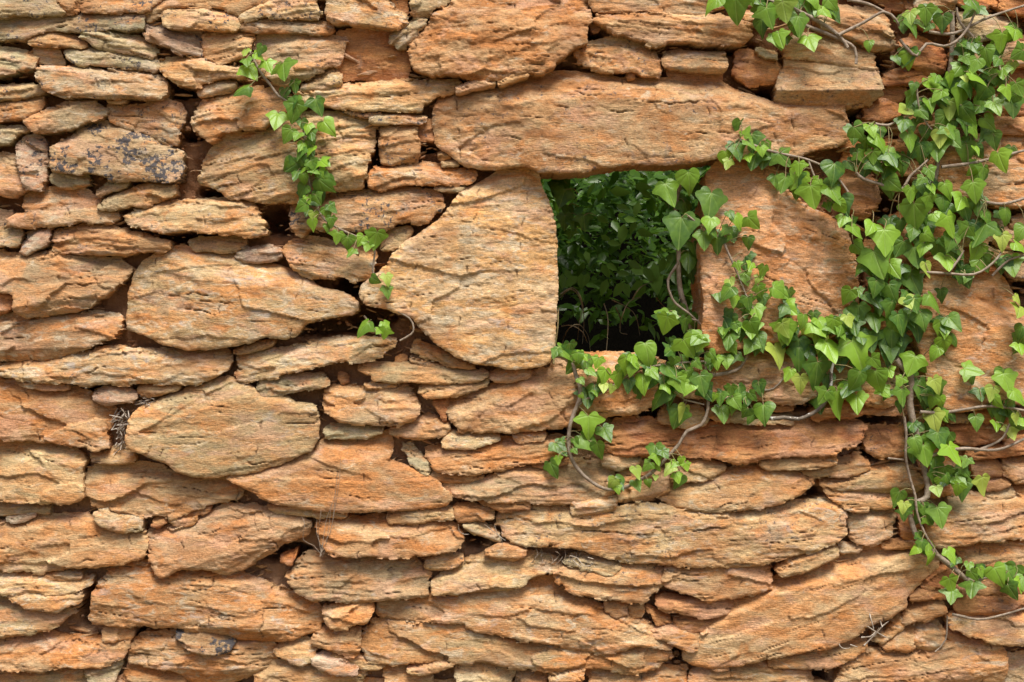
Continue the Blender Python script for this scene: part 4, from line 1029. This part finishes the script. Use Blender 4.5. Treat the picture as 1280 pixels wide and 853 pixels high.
def ivy_leaf_mesh(kind, mat, seed):
    """leaf blade, base at the origin, tip at z = -1, front towards -Y"""
    rs = random.Random(seed); half = LEAF_OUT[kind]; out = []
    def cr(pts, t):
        i = min(int(t), len(pts) - 2); u = t - i; a = pts[max(i - 1, 0)]; b = pts[i]; c = pts[i + 1]; d = pts[min(i + 2, len(pts) - 1)]
        return [.5 * (2 * b[k] + (c[k] - a[k]) * u + (2 * a[k] - 5 * b[k] + 4 * c[k] - d[k]) * u * u + (3 * b[k] - a[k] - 3 * c[k] + d[k]) * u ** 3) for k in (0, 1)]
    n = 15; asym = rs.uniform(.88, 1.12)
    R_ = [cr(half, (len(half) - 1) * (.04 + .96 * k / n)) for k in range(n + 1)]
    out = [(-x * asym, z * rs.uniform(.97, 1.03)) for x, z in R_[:-1]] + [tuple(R_[-1])] + [(x, z) for x, z in reversed(R_[:-1])]
    fold = rs.uniform(-.05, .20); arch = rs.uniform(.05, .55); tipc = rs.uniform(-.25, .55); wav = rs.uniform(.0, .03); ph = rs.uniform(0, 6); tw = rs.uniform(-.25, .25)
    veins = VEINS[kind + 1]; V = [(0, 0, 0)]; A = [1.0]; F = []; fr = (.25, .5, .75, 1.0); N = len(out)
    for q in fr:
        for i, (ox_, oz_) in enumerate(out):
            x, z = ox_ * q, oz_ * q; a = math.atan2(x, -z); r = math.hypot(x, z)
            y = -fold * math.sqrt(x * x + .004) + arch * x * x * 1.3 + tipc * max(-z - .35, 0) ** 2 + .25 * arch * (z + .4) ** 2 + wav * math.sin(i * 1.1 + ph) * q * q + tw * x * z
            v = 0
            for b in veins:
                dist = abs(math.sin(a - b)) * r if abs(a - b) < 1.2 else 1
                v = max(v, (1 if b == 0 else .7) * math.exp(-(dist / .022) ** 2))
            V.append((x, y, z)); A.append(v)
    for i in range(N - 1): F.append((0, 1 + i, 2 + i, 2 + i))
    for j in range(len(fr) - 1):
        for i in range(N - 1):
            a = 1 + j * N + i; F.append((a, a + N, a + N + 1, a + 1))
    Fq = np.array([f for f in F if f[2] != f[3]]); Ft = np.array([f[:3] for f in F if f[2] == f[3]])
    return mesh_np("leaf", V, [Fq, Ft], mat, {"vein": A, "leafvar": [0] * len(V)}, True)
LEAF_MESH = [ivy_leaf_mesh(k, M_LEAF, 40 + i) for i, k in enumerate((0, 0, 4, 1, 1, 1, 1, 2, 2, 2, 0, 4, 5, 5, 3))]
YOUNG = [ivy_leaf_mesh(k, M_YOUNG, 70 + k) for k in (0, 1, 2)]
LOBED = [ivy_leaf_mesh(5, M_LEAF, 91), ivy_leaf_mesh(2, M_LEAF, 92)]
DEADM = ivy_leaf_mesh(0, M_DEAD, 93)
PLANTS = {
    'left': ((340, 200), "short ivy vine trailing down the left part of the wall, left of the window", None),
    'window': ((900, 330), "ivy vine with large heart shaped leaves climbing the right jamb of the window", None),
    'inner': ((690, 300), "dark shaded ivy sprig hanging inside the left edge of the window opening", None),
    'top': ((960, 10), "clump of ivy hanging from the top edge above the stone lintel", None),
    'lintel': ((1000, 200), "ivy sprig with pale leaves creeping under the right end of the lintel", None),
    'right': ((1150, 300), "dense mass of bright green ivy covering the upper right part of the wall", None),
    'rightlow': ((1140, 560), "ivy with a thick bare stem hanging down at the lower right", None),
    'edge': ((1240, 500), "ivy sprig with woody runners at the right edge beside the big rounded boulder", None),
    'sill': ((800, 480), "ivy vine spreading along the window sill with grey looping stems below", None),
}
ROOT = {}
for k, ((x, y), lab, _) in PLANTS.items():
    r = link("ivy_vine", None, loc=P(x, y, .03)); r.empty_display_size = .05
    tag(r, lab, "ivy", "ivy vines growing over the stone wall"); ROOT[k] = r
STEMPTS = {k: [] for k in ROOT}
def build_stems():
    rs = random.Random(21)
    for ln in STEMS.strip().splitlines():
        a = ln.split(); key = a[0]; r = float(a[1]) * S; h = float(a[2]) / 100
        px = [tuple(float(t) for t in s.split(',')) for s in a[3:]]
        pts = [P(x, y, h + rs.uniform(-.004, .004)) for x, y in px]
        V, F = [], []; tube(V, F, pts, r, r * .72, 8, .10, rs)
        root = ROOT[key]; mat = M_BARK2 if ('993,524' in ln or '999,524' in ln) else M_BARK
        tube_obj("stem", V, F, mat, root, tuple(root.location))
        for i in range(len(pts) - 1):
            for t in (0, .33, .66): STEMPTS[key].append(pts[i].lerp(pts[i + 1], t))
build_stems()
def build_leaves():
    rs = random.Random(33); pet = {k: ([], []) for k in ROOT}; count = {k: 0 for k in ROOT}
    allst = [p for v in STEMPTS.values() for p in v]
    for key, ox, oy, k, ln in parse(LEAVES):
        root = ROOT[key]; rl = root.location
        items = ln.split()
        if key in ('right', 'rightlow', 'sill', 'window', 'edge', 'top', 'lintel', 'left'):
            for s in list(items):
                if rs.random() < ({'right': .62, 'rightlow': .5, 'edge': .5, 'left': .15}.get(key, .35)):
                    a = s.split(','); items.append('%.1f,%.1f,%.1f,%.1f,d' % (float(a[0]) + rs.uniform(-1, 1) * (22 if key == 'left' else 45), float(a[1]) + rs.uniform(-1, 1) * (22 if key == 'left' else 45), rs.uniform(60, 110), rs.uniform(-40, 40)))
        for s in items:
            a = s.split(','); u, v, L = float(a[0]), float(a[1]), float(a[2])
            ang = float(a[3]) if len(a) > 3 else rs.uniform(-45, 45); fl = a[4] if len(a) > 4 else ''
            px, py = ox + u / k, oy + v / k
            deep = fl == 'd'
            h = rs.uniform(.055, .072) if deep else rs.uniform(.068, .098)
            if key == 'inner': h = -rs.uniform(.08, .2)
            if key == 'window' and px < 872: h = rs.uniform(-.10, -.02) if deep else rs.uniform(.02, .08)
            if fl == 'b': h = .07
            if key in ('left', 'sill', 'lintel') : h = min(h, .085) if not deep else h
            Lm = L / k * S * (D - h) / D * (1.0 if L > 50 else 1.12) * (1.05 if key == 'left' else 1)
            yaw = rs.uniform(-.65, .65); pit = rs.uniform(-.7, .25)   # tip out towards the viewer, blade looking up
            if fl in 'bl' and fl: yaw *= .4; pit = -.2
            R = Matrix.Rotation(yaw, 3, 'Z') @ Matrix.Rotation(pit, 3, 'X') @ Matrix.Rotation(-math.radians(ang), 3, 'Y')
            me = rs.choice(LOBED) if fl == 'l' else rs.choice(LEAF_MESH)
            if not deep and not fl and rs.random() < .07: me = rs.choice(YOUNG)
            c = P(px, py, h); base = c - R @ Vector((0, 0, -1)) * Lm * .38
            o = link("leaf", me, root); o.location = base - rl; o.rotation_euler = R.to_euler()
            o.scale = (Lm * rs.uniform(.88, 1.12), Lm, Lm)
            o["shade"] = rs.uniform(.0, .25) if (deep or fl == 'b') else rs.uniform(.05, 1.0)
            count[key] += 1
            # petiole towards the nearest stem
            cand = STEMPTS[key] or allst
            q = min(cand, key=lambda p: (p - base).length)
            if (q - base).length > .065: q = base + (q - base).normalized() * .03 + Vector((0, .03, 0))
            mid = (base + q) / 2 + Vector((rs.uniform(-.006, .006), -.004, .006))
            tube(pet[key][0], pet[key][1], [q, mid, base], .0010, .0008, 5, .05, rs)
    # one withered brown leaf on the left vine
    r = ROOT['left']
    for (u, v, L, a) in ((950, 425, 75, 20),):
        c = P(200 + u / 3.878, 200 + v / 3.878, .07); Lm = L / 3.878 * S; R = Matrix.Rotation(.3, 3, 'Z') @ Matrix.Rotation(-math.radians(a), 3, 'Y')
        o = link("leaf", DEADM, r); o.location = c - r.location - R @ Vector((0, 0, -1)) * Lm * .4; o.rotation_euler = R.to_euler(); o.scale = (Lm,) * 3; o["shade"] = .5; o["label"] = "withered brown leaf"
    for k, (V, F) in pet.items():
        if V:
            o = tube_obj("petioles", V, F, M_PET, ROOT[k], tuple(ROOT[k].location)); o["kind"] = "stuff"
    print("leaves", count)
M_PET = bark_material("petiole", (.22, .22, .08), (.30, .20, .10))
build_leaves()

# ---------------------------------------------------------------- roots, dry grass and twigs
def tw(name, label, cat, lines, mat, h0, rr=1.0, wander=3, parent_name="twig", spread=.01):
    rs = random.Random(len(label)); px, py = lines[0][0]
    root = link(name, None, loc=P(px, py, h0)); root.empty_display_size = .03; tag(root, label, cat)
    for pl in lines:
        V, F = [], []; pts = [P(x, y, h0 + rs.uniform(-spread, spread)) for x, y in pl]
        tube(V, F, pts, rr * S, rr * S * .5, 5, .1, rs); tube_obj(parent_name, V, F, mat, root, tuple(root.location))
def rays(cx, cy, n, l0, l1, rs, a0=0, a1=6.28):
    out = []
    for i in range(n):
        a = rs.uniform(a0, a1); l = rs.uniform(l0, l1); x, y = cx + rs.uniform(-3, 3), cy + rs.uniform(-3, 3)
        out.append([(x, y), (x + math.cos(a) * l * .5 + rs.uniform(-1, 1), y + math.sin(a) * l * .5), (x + math.cos(a) * l, y + math.sin(a) * l)])
    return out
rs = random.Random(5)
tw("dead_twig", "small star of broken grey twigs lodged below the large slab at lower right", "twig",
   [[(1084, 783), (1095, 790), (1108, 797)], [(1080, 807), (1092, 795), (1099, 785)], [(1086, 764), (1089, 775), (1092, 786)], [(1077, 797), (1088, 796), (1094, 790)], [(1092, 796), (1103, 783), (1111, 777)], [(1100, 776), (1103, 784)]], M_TWIG, .062, 1.1)
tw("dead_twig", "thin curled dry tendril under the large slab near the bottom right", "twig",
   [[(1047, 798), (1050, 808), (1056, 811), (1063, 810)], [(1063, 806), (1072, 809)]], M_TWIG, .058, .8)
L1 = []
for i in range(46):
    x = rs.choice((rs.gauss(152, 5), rs.gauss(154, 4))); y = rs.uniform(508, 562); a = rs.uniform(-.9, .9) + (1.57 if rs.random() < .4 else 2.5); l = rs.uniform(7, 15)
    L1.append([(x, y), (x + math.cos(a) * l * .5, y + math.sin(a) * l * .5), (x + math.cos(a) * l, y + math.sin(a) * l)])
for i in range(18):
    x = rs.uniform(168, 186); y = rs.uniform(494, 508); a = rs.uniform(-.4, .9); l = rs.uniform(6, 13)
    L1.append([(x, y), (x + math.cos(a) * l, y + math.sin(a) * l)])
V, F = [], []
for pl in L1: tube(V, F, [P(x, y, .02 + rs.uniform(0, .028)) for x, y in pl], .8 * S, .5 * S, 5, .1, rs)
o = tube_obj("twig_litter", V, F, M_TWIG, None); tag(o, "heap of tiny dry twigs packed in the gap between two big slabs at left", "twigs", kind="stuff")
L1 = []
for i in range(24):
    x = rs.uniform(668, 735); y = 687 + rs.uniform(-4, 14); a = rs.uniform(.6, 2.4); l = rs.uniform(6, 14)
    L1.append([(x, y), (x + math.cos(a) * l * .5 + 1, y + math.sin(a) * l * .5), (x + math.cos(a) * l, y + math.sin(a) * l)])
V, F = [], []
for pl in L1: tube(V, F, [P(x, y, .035 + rs.uniform(0, .014)) for x, y in pl], .55 * S, .4 * S, 4, .1, rs)
o = tube_obj("root_fringe", V, F, M_BARK, None); tag(o, "fringe of fine dead roots under the long slab right of centre", "roots", kind="stuff")
tw("dry_stalk", "wiry dry grass stalks rising from a crack left of centre", "dry grass",
   [[(400, 696), (404, 680), (412, 668), (418, 640), (424, 600), (426, 570)], [(402, 694), (398, 670), (400, 650), (403, 625)], [(401, 692), (410, 675), (416, 650), (420, 610)], [(403, 696), (392, 682), (379, 675), (381, 655), (377, 646)], [(404, 694), (402, 684), (396, 668), (396, 650)], [(405, 692), (411, 660), (414, 630)], [(402, 690), (408, 650), (418, 622), (422, 590)]], M_BARK, .062, .38)
tw("dry_stalk", "white rootlets in the crack below the middle of the wall", "dry grass",
   [[(573, 656), (574, 664), (580, 668), (586, 668)], [(606, 656), (616, 664), (626, 672), (628, 682)], [(618, 656), (622, 668), (632, 676)]], M_TWIG, .056, .6)
tw("dry_stalk", "pale rootlets lying on the stone below the long slab", "dry grass",
   [[(712, 695), (722, 698), (730, 708), (740, 706)], [(716, 700), (724, 708), (728, 710)], [(735, 697), (742, 699)]], M_TWIG, .056, .8)
gl = [[(692, 455), (694, 430), (697, 410), (698, 385)]]
tw("grass_blade", "single green grass blade standing inside the left corner of the window", "grass", gl, M_PET, .02, 1.6, parent_name="blade")
tw("dry_grass", "tangle of thin brown roots hanging in the dark lower part of the window opening", "roots",
   [[(700, 372), (712, 362), (722, 368), (728, 385), (724, 405), (722, 425)], [(700, 368), (715, 360), (726, 372), (730, 400), (728, 430)], [(702, 408), (715, 407), (728, 415), (734, 428)],
    [(770, 385), (776, 400), (775, 415), (784, 418)], [(800, 372), (786, 378), (778, 395), (774, 410)], [(765, 375), (785, 385), (795, 396), (800, 420)], [(755, 380), (760, 400), (758, 440)], [(700, 445), (704, 425), (712, 410), (724, 406), (735, 420), (738, 440)], [(790, 375), (800, 360), (815, 352)], [(820, 372), (832, 385), (850, 395)]], M_DRY, -.25, .9, parent_name="root", spread=.1)
